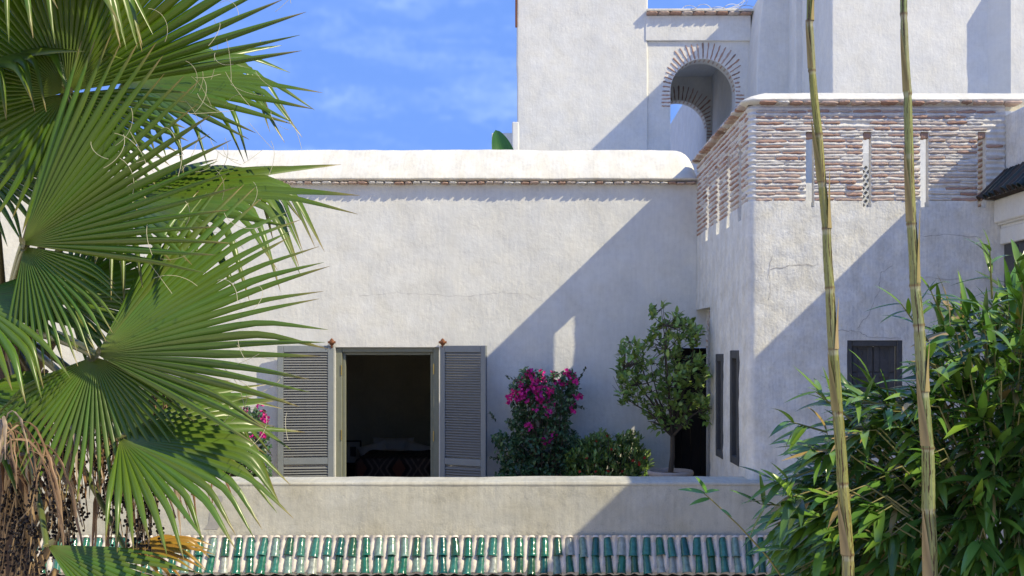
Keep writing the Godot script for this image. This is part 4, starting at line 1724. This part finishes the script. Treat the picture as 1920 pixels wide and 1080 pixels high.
func bougainvillea(called: String, label: String, outline: Array, d0: float, sprays: int, fls: int, spots: Array, twigs: Array) -> void:
	var poly := PackedVector2Array(outline)
	var mid := Vector2.ZERO
	for p in poly:
		mid += p / poly.size()
	var fy := EYE - 2.17
	var foot := Vector3(hx(mid.x, d0), fy, -d0)
	var b := thing(called, label, "bougainvillea", foot)
	var stems := Geo.new()
	var fo := Geo.new()
	var bark := Color(0.09, 0.07, 0.05)
	for k in sprays:
		var q := in_poly(poly)
		var c := at(q.x, q.y, d0 + rr(-0.36, 0.22))
		if k % 14 == 0:
			var m := foot.lerp(c, 0.6) + Vector3(rr(-0.06, 0.06), 0.1, rr(-0.05, 0.05))
			stems.tube(PackedVector3Array([foot, foot.lerp(m, 0.5), m, c]), PackedFloat32Array([0.014, 0.012, 0.008, 0.003]), 5, bark)
		for i in 6:
			var cc := shade_of(Color(0.045, 0.098, 0.034), 0.4)
			leaf(fo, c + rand_dir() * 0.04, rand_dir() + Vector3(0, -0.15, 0.35), Vector3(0, 1, 0.5) + rand_dir() * 0.5, rr(0.04, 0.07), rr(0.026, 0.042), 0.3, cc, cc, 0.6)
	for s in twigs:
		var a := at(s[0], s[1], d0)
		var e := at(s[2], s[3], d0 - 0.1)
		stems.tube(PackedVector3Array([a, a.lerp(e, 0.5) + Vector3(0, 0.01, 0), e]), PackedFloat32Array([0.005, 0.004, 0.002]), 4, bark)
		for i in 10:
			var cc := shade_of(Color(0.032, 0.075, 0.026), 0.3)
			leaf(fo, a.lerp(e, i / 9.0), rand_dir() + (e - a).normalized(), Vector3(0, 1, 0.5) + rand_dir() * 0.5, rr(0.03, 0.055), rr(0.02, 0.032), 0.3, cc, cc, 0.6)
	part("stems", stems, M.bark, b, true)
	part("foliage", fo, M.small_leaf, b, true)
	var fl := Geo.new()
	for s in spots:
		for k in int(s[4]):
			var o := at(rr(s[0], s[2]), rr(s[1], s[3]), d0 - rr(0.2, 0.4))
			for j in rng.randi_range(4, 8):
				var c := o + rand_dir() * 0.04
				var col := shade_of(Color(0.62, 0.03, 0.29), 0.25)
				var ax := (rand_dir() + Vector3(0, 0.3, 0.8)).normalized()
				var e := ax.cross(Vector3(0.3, 1, 0.1)).normalized()
				for i in 3:
					var dd := e.rotated(ax, TAU * i / 3) * 0.8 + ax * 0.6
					leaf(fl, c, dd, ax, rr(0.03, 0.042), rr(0.026, 0.036), -0.3, col, col * 0.9, 0.7, 3)
	part("bracts", fl, M.bract, b, true)


# ---------------------------------------------------------------- fan palm
func fan_leaf(palm: Node3D, hub: Vector3, crown: Vector3, axis: Vector3, nrm: Vector3, L: float, n: int, th0: float, th1: float, droop: float, hang: float, tint: Color, cup := 0.0, shrink := 0.28, pet := true) -> void:
	var A := axis.normalized()
	var N := (nrm - A * nrm.dot(A)).normalized()
	var S := A.cross(N)
	var g := Geo.new()
	if pet:
		var back := hub.lerp(crown, 0.5) + Vector3(0, 0.1 * L, 0)
		var pts := PackedVector3Array()
		var rad := PackedFloat32Array()
		for i in 9:
			var t := i / 8.0
			pts.append(hub.lerp(back, t).lerp(back.lerp(crown, t), t))
			rad.append(lerpf(0.011, 0.022, t))
		g.tube(pts, rad, 7, Color(0.16, 0.2, 0.05), Color(0.13, 0.09, 0.04))
	# small ridge where the segments meet
	for i in 9:
		var a := lerpf(-1.2, 1.2, i / 8.0)
		var e := A * cos(a) + S * sin(a)
		leaf(g, hub + N * 0.004, e + N * 0.5, N, 0.035, 0.014, 0.1, Color(0.25, 0.24, 0.08), Color(0.2, 0.17, 0.07), 0.5, 3)
	var lf := part("leaf", g, M.palm, palm)
	var dth := (th1 - th0) / n
	var K := 13
	var tf := 0.54
	for i in n:
		var th := th0 + dth * (i + 0.5)
		var rel := absf(2.0 * (i + 0.5) / n - 1.0)
		var len := L * (1.0 - shrink * rel * rel) * rr(0.93, 1.05)
		var dir := A * cos(th) + S * sin(th)
		var e := -A * sin(th) + S * cos(th)
		var h := hang * rr(0.0, 1.0) if rng.randf() < 0.7 else 0.0
		var dr := droop * rr(0.6, 1.4)
		var split := tf * rr(0.92, 1.1)
		var lg := Geo.new()
		var p := hub
		var base := Color(tint.r * rr(0.9, 1.12), tint.g * rr(0.9, 1.1), tint.b)
		var tip := Color(0.36, 0.26, 0.10) if rng.randf() < 0.75 else Color(0.2, 0.26, 0.05)
		var twist := rr(-0.5, 0.5)
		for k in K + 1:
			var t := float(k) / K
			var fall := dr * smoothstep(0.15, 1.0, t) + h * smoothstep(0.55, 0.8, t)
			var d := (dir + N * cup * t + Vector3(0, -fall, 0)).normalized()
			var ee := (e + (N * twist * smoothstep(split, 1.0, t))).normalized()
			var nl := d.cross(ee).normalized()
			if nl.dot(N) < 0:
				nl = -nl
			var hw := len * t * tan(dth * 0.5)
			if t > split:
				var q := (t - split) / (1.0 - split)
				hw = len * split * tan(dth * 0.5) * pow(1.0 - q, 0.72) * 0.97
			if k == K:
				hw = 0.0006
			var c := base.lerp(Color(0.22, 0.27, 0.06), 0.7 * (1.0 - smoothstep(0.0, 0.22, t)))
			c = c.lerp(tip, smoothstep(0.88, 0.98, t))
			var fold := 1.0
			lg.vert(p - ee * hw - nl * fold * hw, Vector2(0, t), c * 1.1)
			lg.vert(p + nl * fold * hw * 0.6, Vector2(0.5, t), c)
			lg.vert(p + ee * hw - nl * fold * hw, Vector2(1, t), c * 1.1)
			p += d * len / K
		for k in K:
			var a := k * 3
			for j in 2:
				lg.tri(a + j, a + j + 3, a + j + 4)
				lg.tri(a + j, a + j + 4, a + j + 1)
		part("leaflet", lg, M.palm, lf)


func build_palm() -> void:
	var crown := at(10, 620, 5.3)
	var palm := thing("fan_palm", "tall green fan palm with broad pleated fronds at the left edge", "palm", Vector3(crown.x - 0.1, 0, crown.z))
	# trunk with the stubs of old fronds
	var tg := Geo.new()
	var pts := PackedVector3Array()
	var rad := PackedFloat32Array()
	for i in 24:
		var t := i / 23.0
		pts.append(Vector3(crown.x - 0.1 + 0.1 * t, crown.y * t, crown.z) + Vector3(0.02 * sin(t * 9.0), 0, 0.02 * cos(t * 7.0)))
		rad.append(lerpf(0.17, 0.12, t) + 0.012 * sin(i * 2.1))
	tg.tube(pts, rad, 18, Color(0.13, 0.09, 0.06))
	part("trunk", tg, M.bark, palm)
	for i in 40:
		var a := i * 2.4
		var y := crown.y - 0.05 - i * 0.035
		var st := Geo.new()
		var dirv := Vector3(cos(a), 0, sin(a))
		var o := Vector3(crown.x, y, crown.z) + dirv * 0.11
		st.tube(PackedVector3Array([o, o + dirv * 0.06 + Vector3(0, 0.09, 0), o + dirv * 0.13 + Vector3(0, 0.2, 0)]), PackedFloat32Array([0.035, 0.026, 0.016]), 6, Color(0.2, 0.13, 0.07), Color(0.3, 0.2, 0.1))
		part("frond_stub", st, M.bark, palm)
	var G1 := Color(0.10, 0.18, 0.014)
	var G2 := Color(0.102, 0.185, 0.014)
	var G3 := Color(0.112, 0.192, 0.022)
	var list := [
		# hub px, py, distance, axis, normal, length, segments, from, to, droop, hang, tint, cup
		[128, 172, 4.6, Vector3(0.45, 0.85, 0.1), Vector3(0.05, -0.35, 0.9), 1.18, 44, -2.3, 0.92, 0.06, 0.0, G1, 0.05, 0.12],
		[124, 176, 4.68, Vector3(0.1, -0.9, 0.1), Vector3(0.05, -0.2, 0.95), 0.62, 30, -1.6, 1.6, 0.12, 0.0, G1, 0.0, 0.1],
		[42, 458, 4.25, Vector3(0.86, 0.36, 0.2), Vector3(-0.15, 0.1, 1.0), 0.95, 22, -0.95, 0.55, 0.02, 0.08, G2, -0.03, 0.1],
		[46, 462, 4.28, Vector3(0.86, -0.36, 0.2), Vector3(-0.1, 0.2, 0.95), 0.55, 19, -0.25, 1.3, 0.22, 0.5, G2, 0.0, 0.2],
		[182, 665, 4.3, Vector3(0.97, 0.05, 0.2), Vector3(-0.05, 0.45, 0.9), 0.97, 25, -1.35, 0.5, 0.10, 0.35, G3, -0.06, 0.1],
		[176, 668, 4.33, Vector3(0.1, -0.95, 0.25), Vector3(0.0, 0.4, 0.9), 0.60, 30, -1.15, 1.3, 0.15, 0.8, G3, 0.0, 0.25],
		[225, 822, 4.25, Vector3(0.95, -0.12, 0.05), Vector3(0.05, 0.85, 0.45), 0.78, 28, -1.3, 1.3, 0.26, 2.4, G3, 0.0],
		[205, 372, 5.0, Vector3(0.98, 0.05, 0.05), Vector3(0.02, 0.9, 0.42), 1.16, 34, -1.3, 1.3, 0.18, 3.5, G3, 0.0],
		[235, 150, 5.2, Vector3(0.98, 0.02, -0.1), Vector3(0.0, 0.75, 0.6), 0.93, 32, -1.3, 1.3, 0.14, 3.5, G1, 0.0],
		[88, 1022, 4.0, Vector3(0.93, -0.33, 0.2), Vector3(0.0, 0.8, 0.5), 0.64, 13, -0.5, 0.5, 0.12, 0.3, G3, 0.0],
		[-50, -40, 4.4, Vector3(0.8, 0.0, 0.3), Vector3(0.1, 0.9, 0.3), 0.95, 30, -1.3, 1.3, 0.3, 6.0, G3, 0.0],
		[-60, 130, 4.7, Vector3(0.7, 0.1, 0.3), Vector3(0.2, 0.75, 0.5), 0.75, 28, -1.5, 1.5, 0.5, 4.5, G3, 0.0],
		[-60, 300, 5.0, Vector3(0.8, 0.15, -0.2), Vector3(0.0, 0.6, 0.8), 0.70, 30, -1.5, 1.5, 0.3, 1.6, G3, 0.0],
		[-60, 560, 4.3, Vector3(0.75, -0.3, 0.3), Vector3(0.2, 0.7, 0.6), 0.62, 28, -1.5, 1.5, 0.5, 3.0, G3, 0.0],
		[120, 560, 5.4, Vector3(0.9, 0.3, -0.2), Vector3(0.0, 0.5, 0.8), 0.62, 26, -1.5, 1.5, 0.25, 1.6, G1, 0.0],
		[220, 770, 5.3, Vector3(0.98, 0.0, -0.1), Vector3(0.0, 0.9, 0.4), 0.80, 28, -1.3, 1.3, 0.15, 1.2, G3, 0.0],
		[-60, 740, 4.6, Vector3(0.7, -0.5, 0.3), Vector3(0.2, 0.6, 0.7), 0.55, 26, -1.5, 1.5, 0.5, 3.0, G2, 0.0],
	]
	for l in list:
		fan_leaf(palm, at(l[0], l[1], l[2]), crown, l[3], l[4], l[5], l[6], l[7], l[8], l[9], l[10], l[11], l[12], l[13] if l.size() > 13 else 0.28)
	# dying frond, yellow and orange, and the dead brown ones
	fan_leaf(palm, at(235, 1030, 4.6), crown, Vector3(0.95, 0.05, 0.1), Vector3(0.0, 0.85, 0.4), 0.40, 12, -0.8, 0.6, 0.5, 1.5, Color(0.42, 0.24, 0.04), 0.0)
	for k in 31:
		var dg := Geo.new()
		var p := at(rr(-20, 150), rr(740, 900), rr(4.4, 5.0))
		if k > 16 and k < 27:
			p = at(rr(150, 320), rr(720, 900), rr(4.9, 5.3))
		if k > 26:
			p = at(rr(-10, 90), rr(780, 940), rr(3.85, 4.1))
		var d := Vector3(rr(-0.2, 0.6), rr(0.1, 0.6), rr(-0.2, 0.3))
		var w := rr(0.008, 0.02) if k < 27 else rr(0.006, 0.016)
		var l := rr(0.3, 0.75)
		var c := [Color(0.46, 0.30, 0.18), Color(0.36, 0.20, 0.10), Color(0.55, 0.42, 0.29)][k % 3] as Color
		var dirt := rr(0.0, 9.0)
		var o := p
		for strip in 4:
			p = o + rand_dir() * 0.012
			var side := Vector3(rr(0.4, 1), 0, rr(-0.6, 0.6)).normalized()
			var d2 := d + rand_dir() * 0.22
			var ls := l * rr(0.55, 1.0)
			var v0 := dg.v.size()
			for i in 13:
				var t := i / 12.0
				var cur := (d2 + Vector3(0, -2.6 * t, 0) + rand_dir() * 0.15).normalized()
				side = side.rotated(cur, rr(-0.5, 0.5))
				var hw := w * 0.5 * (0.5 + 0.8 * sin(PI * minf(t * 1.1, 1.0)))
				var cc := c * (0.8 + 0.5 * n3f.get_noise_2d(t * 3.0, dirt + strip))
				dg.vert(p - side * hw, Vector2(0, t), cc)
				dg.vert(p + cur.cross(side) * hw * 0.9, Vector2(0.5, t), cc * 0.75)
				dg.vert(p + side * hw, Vector2(1, t), cc)
				p += cur * ls / 12
			for i in 12:
				for j in 2:
					var a := v0 + i * 3 + j
					dg.tri(a, a + 3, a + 4)
					dg.tri(a, a + 4, a + 1)
		part("dead_frond", dg, M.palm_dry, palm)
	# pale curling threads between the segments
	var thg := Geo.new()
	for k in 75:
		var h: Array = [[42, 458, 4.22], [182, 665, 4.26], [205, 372, 4.9], [235, 150, 5.1], [128, 172, 4.55]][k % 5]
		var ang := rr(-0.5, 1.0)
		var far := rr(0.45, 0.85)
		var p := at(h[0], h[1], h[2]) + Vector3(cos(ang), sin(ang), 0.15) * far
		var d := rand_dir() * 0.5 + Vector3(0.4, -0.2, 0)
		var tp := PackedVector3Array()
		var tr := PackedFloat32Array()
		var turn := rr(-0.35, 0.35)
		for i in 17:
			tp.append(p)
			tr.append(0.001)
			d = (d + Vector3(0, -0.06, 0)).normalized().rotated(Vector3.BACK, turn * 0.5)
			p += d * 0.011
		thg.tube(tp, tr, 4, Color(0.5, 0.46, 0.32))
	part("threads", thg, M.bark, palm, true)
	# fruit stalks with black berries
	for k in 16:
		var s := [[60, 1040], [85, 930], [240, 960], [280, 985], [115, 1010], [140, 850], [110, 900], [200, 880], [215, 930], [260, 900], [300, 760], [20, 980], [30, 1020], [165, 800], [130, 980], [310, 850]][k] as Array
		var o := at(s[0], s[1] - 90, 4.12 + 0.05 * k if k < 5 else 4.75 + 0.05 * (k % 4))
		var sg := Geo.new()
		var fg := Geo.new()
		for j in 9:
			var e := o + Vector3(rr(-0.08, 0.09), -rr(0.18, 0.42), rr(-0.07, 0.07))
			var m := o.lerp(e, 0.5) + Vector3(rr(-0.02, 0.03), 0.03, 0)
			sg.tube(PackedVector3Array([o, m, e]), PackedFloat32Array([0.004, 0.003, 0.002]), 4, Color(0.28, 0.19, 0.1))
			for b in 17:
				var t := rr(0.25, 1.0)
				var c := o.lerp(m, t).lerp(m.lerp(e, t), t) + rand_dir() * 0.012
				var r := rr(0.0055, 0.008)
				fg.lathe(c, [[0.0, -r], [r * 0.8, -r * 0.6], [r, 0.0], [r * 0.8, r * 0.6], [0.0, r]], 6)
		var st := part("fruit_stalk", sg, M.bark, palm)
		part("berries", fg, M.fruit, st, true)


# ---------------------------------------------------------------- bamboo
func culm(label: String, path: Array, radii: Array, d: float, nodes: Array, tintc: Color) -> void:
	var foot := at(path[-1][0], path[-1][1], d)
	var c := thing("bamboo_cane", label, "bamboo", Vector3(foot.x, 0, foot.z), "tall bare bamboo canes")
	var cv := Curve3D.new()
	for p in path:
		cv.add_point(at(p[0], p[1], d))
	# carry it on down to the ground and up above the frame
	var pts := PackedVector3Array()
	var rad := PackedFloat32Array()
	pts.append(Vector3(foot.x + 0.05, 0, foot.z))
	rad.append(radii[0] * 1.15)
	pts.append(foot.lerp(pts[0], 0.5))
	rad.append(radii[0] * 1.08)
	var total := cv.get_baked_length()
	var n := 260
	for i in n + 1:
		var p := cv.sample_baked(total * (1.0 - float(i) / n), true)
		var py := CYP - (p.y - EYE) * F / d
		var r := lerpf(radii[0], radii[1], float(i) / n)
		for q in nodes:
			var k: float = (py - q) / 2.6
			r += 0.0022 * exp(-k * k)
			var k2: float = (py - q - 6.0) / 5.0
			r -= 0.0012 * exp(-k2 * k2)
		var bend := 0.0
		for q in nodes:
			bend += 0.004 * sin(q * 1.7) * exp(-absf(py - q) / 45.0)
		pts.append(p + Vector3(bend, 0, bend * 0.5))
		rad.append(r * (1.0 + 0.05 * n3f.get_noise_2d(py * 0.02, radii[0] * 900.0)))
	var top := pts[-1]
	pts.append(top + Vector3(-0.03, 0.8, 0))
	rad.append(radii[1] * 0.8)
	var g := Geo.new()
	var v0 := g.v.size()
	g.tube(pts, rad, 14, tintc)
	# colour of each internode, paler with bloom under a node
	for i in range(v0, g.v.size()):
		var py := CYP - (g.v[i].y - EYE) * F / d
		var cc := tintc
		var k := 0
		for q in nodes:
			if py > q:
				k += 1
		var h := fposmod(sin(k * 12.9898) * 43758.5453, 1.0)
		cc = tintc.lerp(Color(0.30, 0.33, 0.22), h * 0.8).lerp(Color(0.36, 0.30, 0.08), fposmod(h * 7.0, 1.0) * 0.55)
		for q in nodes:
			if absf(py - q) < 2.0:
				cc = Color(0.20, 0.14, 0.07)
			elif py > q and py < q + 9.0:
				cc = cc.lerp(Color(0.5, 0.5, 0.42), 0.55)
		g.col[i] = cc
		g.uv[i].y = g.v[i].y * 4.0
	part("cane", g, M.culm, c)
	# papery sheaths standing off the cane above some nodes
	for k in nodes.size():
		var py: float = nodes[k]
		if k % 3 == 2 or py < 40:
			continue
		var frac := 0.0
		var o := Vector3.ZERO
		var r := 0.02
		for i in pts.size():
			var yy := CYP - (pts[i].y - EYE) * F / d
			if yy <= py:
				o = pts[i]
				r = rad[i]
				frac = float(i)
				break
		var sg := Geo.new()
		var face := 0.6 if k % 2 == 0 else 2.5
		var hh := rr(0.17, 0.3)
		var o2 := pts[mini(int(frac) + 40, pts.size() - 1)]
		var upd := (o2 - o).normalized()
		sg.grid(8, 12, func(u: float, v: float) -> Vector3:
			var wid := 1.0 * (1.0 - pow(v, 0.9)) + 0.02
			var a := face + (u - 0.5) * 2.0 * wid
			var rr2 := r + 0.002 + 0.012 * v * v
			return o + upd * hh * v + Vector3(cos(a) * rr2, 0, sin(a) * rr2), Color(0.30, 0.23, 0.12).lerp(Color(0.24, 0.2, 0.08), rng.randf()))
		for i in sg.v.size():
			sg.col[i] = sg.col[i] * (0.7 + 0.5 * absf(sin(sg.uv[i].x * 23.0 + sg.uv[i].y * 2.0)))
		part("sheath", sg, M.bark, c)


func build_bamboo() -> void:
	culm("thinner yellow green bamboo cane, the left of the two, in front of the brick band", [[1519, -40], [1521, 60], [1527, 180], [1537, 290], [1546, 400], [1553, 520], [1561, 640], [1571, 760], [1580, 880], [1587, 1000], [1591, 1110]], [0.0245, 0.0125], 4.2, [40, 132, 252, 342, 430, 541, 656, 772, 905, 1040], Color(0.25, 0.27, 0.07))
	culm("thicker pale green bamboo cane, the right of the two, in front of the leafy bamboo", [[1694, -40], [1697, 100], [1702, 220], [1706, 340], [1712, 440], [1718, 540], [1725, 640], [1733, 760], [1740, 880], [1744, 1000], [1746, 1110]], [0.0275, 0.0128], 4.1, [28, 175, 290, 420, 535, 610, 734, 840, 953, 1090], Color(0.24, 0.30, 0.12))
	var bush := thing("bamboo_clump", "dense leafy bamboo clump filling the lower right behind the canes", "bamboo", Vector3(2.0, 0, -5.0))
	var poly := PackedVector2Array()
	for q in [[1450, 985], [1480, 930], [1505, 880], [1520, 830], [1550, 785], [1600, 735], [1660, 722], [1690, 740], [1710, 700], [1735, 640], [1765, 610], [1800, 585], [1840, 570], [1880, 545], [1960, 520], [1990, 700], [1990, 1130], [1500, 1130], [1485, 1060]]:
		poly.append(Vector2(q[0], q[1]))
	var stems := Geo.new()
	var rest := Geo.new()
	var root := at(1900, 1500, 5.0)
	var leaves := []
	var stemc := Color(0.16, 0.17, 0.05)
	for k in 820:
		var q := in_poly(poly)
		var near := rng.randf()
		var d := lerpf(4.35, 5.5, near)
		var tip := at(q.x, q.y, d)
		var from := at(lerpf(q.x, 1880, 0.3), lerpf(q.y, 1000, 0.22) , d + 0.1)
		var out := (tip - at(1880, 980, 5.2)).normalized()
		stems.tube(PackedVector3Array([from, from.lerp(tip, 0.55) + Vector3(0, 0.05, 0), tip]), PackedFloat32Array([0.0045, 0.0035, 0.002]), 4, stemc.lerp(Color(0.3, 0.26, 0.1), rng.randf()))
		for i in rng.randi_range(4, 6):
			var dd := (out * 0.8 + Vector3(rr(-0.9, 0.5), rr(-0.75, 0.35), rr(-0.4, 0.8))).normalized()
			var l := rr(0.09, 0.27)
			var c := shade_of(Color(0.085, 0.168, 0.028), 0.55)
			if rng.randf() < 0.13:
				c = Color(0.18, 0.29, 0.035)
			elif rng.randf() < 0.05:
				c = Color(0.34, 0.24, 0.09)
			leaves.append([tip - out * rr(0.0, 0.12), dd, l, l * rr(0.13, 0.2), rr(0.0, 0.9), c, d])
	# sprays that stand out from the mass
	var shoots := [[1860, 560, 1856, 470], [1740, 640, 1690, 570], [1770, 600, 1745, 545], [1600, 790, 1530, 735], [1530, 880, 1455, 905], [1550, 810, 1480, 790], [1920, 560, 1908, 490], [1500, 950, 1425, 945], [1660, 760, 1600, 745]]
	for s in shoots:
		var a := at(s[0], s[1], 4.5)
		var b := at(s[2], s[3], 4.4)
		stems.tube(PackedVector3Array([a, a.lerp(b, 0.5), b]), PackedFloat32Array([0.005, 0.004, 0.002]), 5, stemc)
		for i in 7:
			var o := a.lerp(b, 0.45 + 0.55 * i / 6.0)
			var dd := ((b - a).normalized() * 0.7 + rand_dir() * 0.8).normalized()
			var l := rr(0.12, 0.2)
			leaves.append([o, dd, l, l * 0.16, rr(0.1, 0.5), Color(0.12, 0.21, 0.03) if i % 2 else shade_of(Color(0.07, 0.14, 0.025), 0.3), 4.3])
	leaves.sort_custom(func(x, y): return x[6] < y[6])
	part("stems", stems, M.bark, bush, true)
	for i in leaves.size():
		var s: Array = leaves[i]
		var g := Geo.new() if i < 300 else rest
		leaf(g, s[0], s[1], Vector3(rr(-0.3, 0.3), 1, rr(0.0, 0.7)), s[2], s[3], s[4], s[5], s[5] * 1.05, 0.62, 6)
		if i < 300:
			part("leaf", g, M.bamboo_leaf, bush)
	part("foliage", rest, M.bamboo_leaf, bush, true)
	# main canes inside the clump
	var cg := Geo.new()
	for k in 9:
		var a := Vector3(2.1 + rr(-0.3, 0.4), 0, -5.2 + rr(-0.3, 0.3))
		var e := at(lerpf(1520, 1930, k / 8.0), lerpf(840, 560, k / 8.0), 4.9)
		var m := Vector3(lerpf(a.x, e.x, 0.35), lerpf(a.y, e.y, 0.75), a.z)
		var pts := PackedVector3Array()
		var rad := PackedFloat32Array()
		for i in 12:
			var t := i / 11.0
			pts.append(a.lerp(m, t).lerp(m.lerp(e, t), t))
			rad.append(lerpf(0.016, 0.004, t))
		cg.tube(pts, rad, 7, Color(0.17, 0.19, 0.06))
	part("inner_canes", cg, M.bark, bush, true)
	# single young shoot in front of the terrace wall
	var sp := thing("bamboo_shoot", "single slender bamboo shoot with a few bright leaves in front of the green tiles", "bamboo", Vector3(at(1500, 1120, 4.8).x, 0, -4.9))
	var sg := Geo.new()
	var st := PackedVector3Array([at(1520, 1160, 4.85), at(1440, 1045, 4.8), at(1385, 985, 4.75), at(1335, 938, 4.7), at(1316, 922, 4.7)])
	sg.tube(PackedVector3Array([Vector3(at(1560, 1160, 4.9).x, 0, -4.9), at(1545, 1220, 4.88), st[0]]), PackedFloat32Array([0.009, 0.007, 0.006]), 6, Color(0.2, 0.19, 0.06))
	sg.tube(st, PackedFloat32Array([0.006, 0.0045, 0.0035, 0.003, 0.002]), 6, Color(0.22, 0.2, 0.07))
	part("stem", sg, M.bark, sp)
	for s in [[1322, 925, -0.95, 0.28, 0.13, 0.026], [1325, 925, -0.35, 0.65, 0.10, 0.03], [1330, 935, -0.8, -0.12, 0.10, 0.024], [1322, 924, 0.5, 0.2, 0.07, 0.022], [1352, 955, 0.45, -0.25, 0.06, 0.016], [1400, 1000, 0.8, 0.35, 0.08, 0.014], [1452, 1058, 0.9, 0.1, 0.09, 0.014]]:
		var g := Geo.new()
		leaf(g, at(s[0], s[1], 4.7), Vector3(s[2], s[3], 0.25), Vector3(0.1, 0.8, 0.6), s[4], s[5], 0.25, Color(0.10, 0.24, 0.05), Color(0.14, 0.28, 0.06), 0.7, 6)
		part("leaf", g, M.bamboo_leaf, sp)
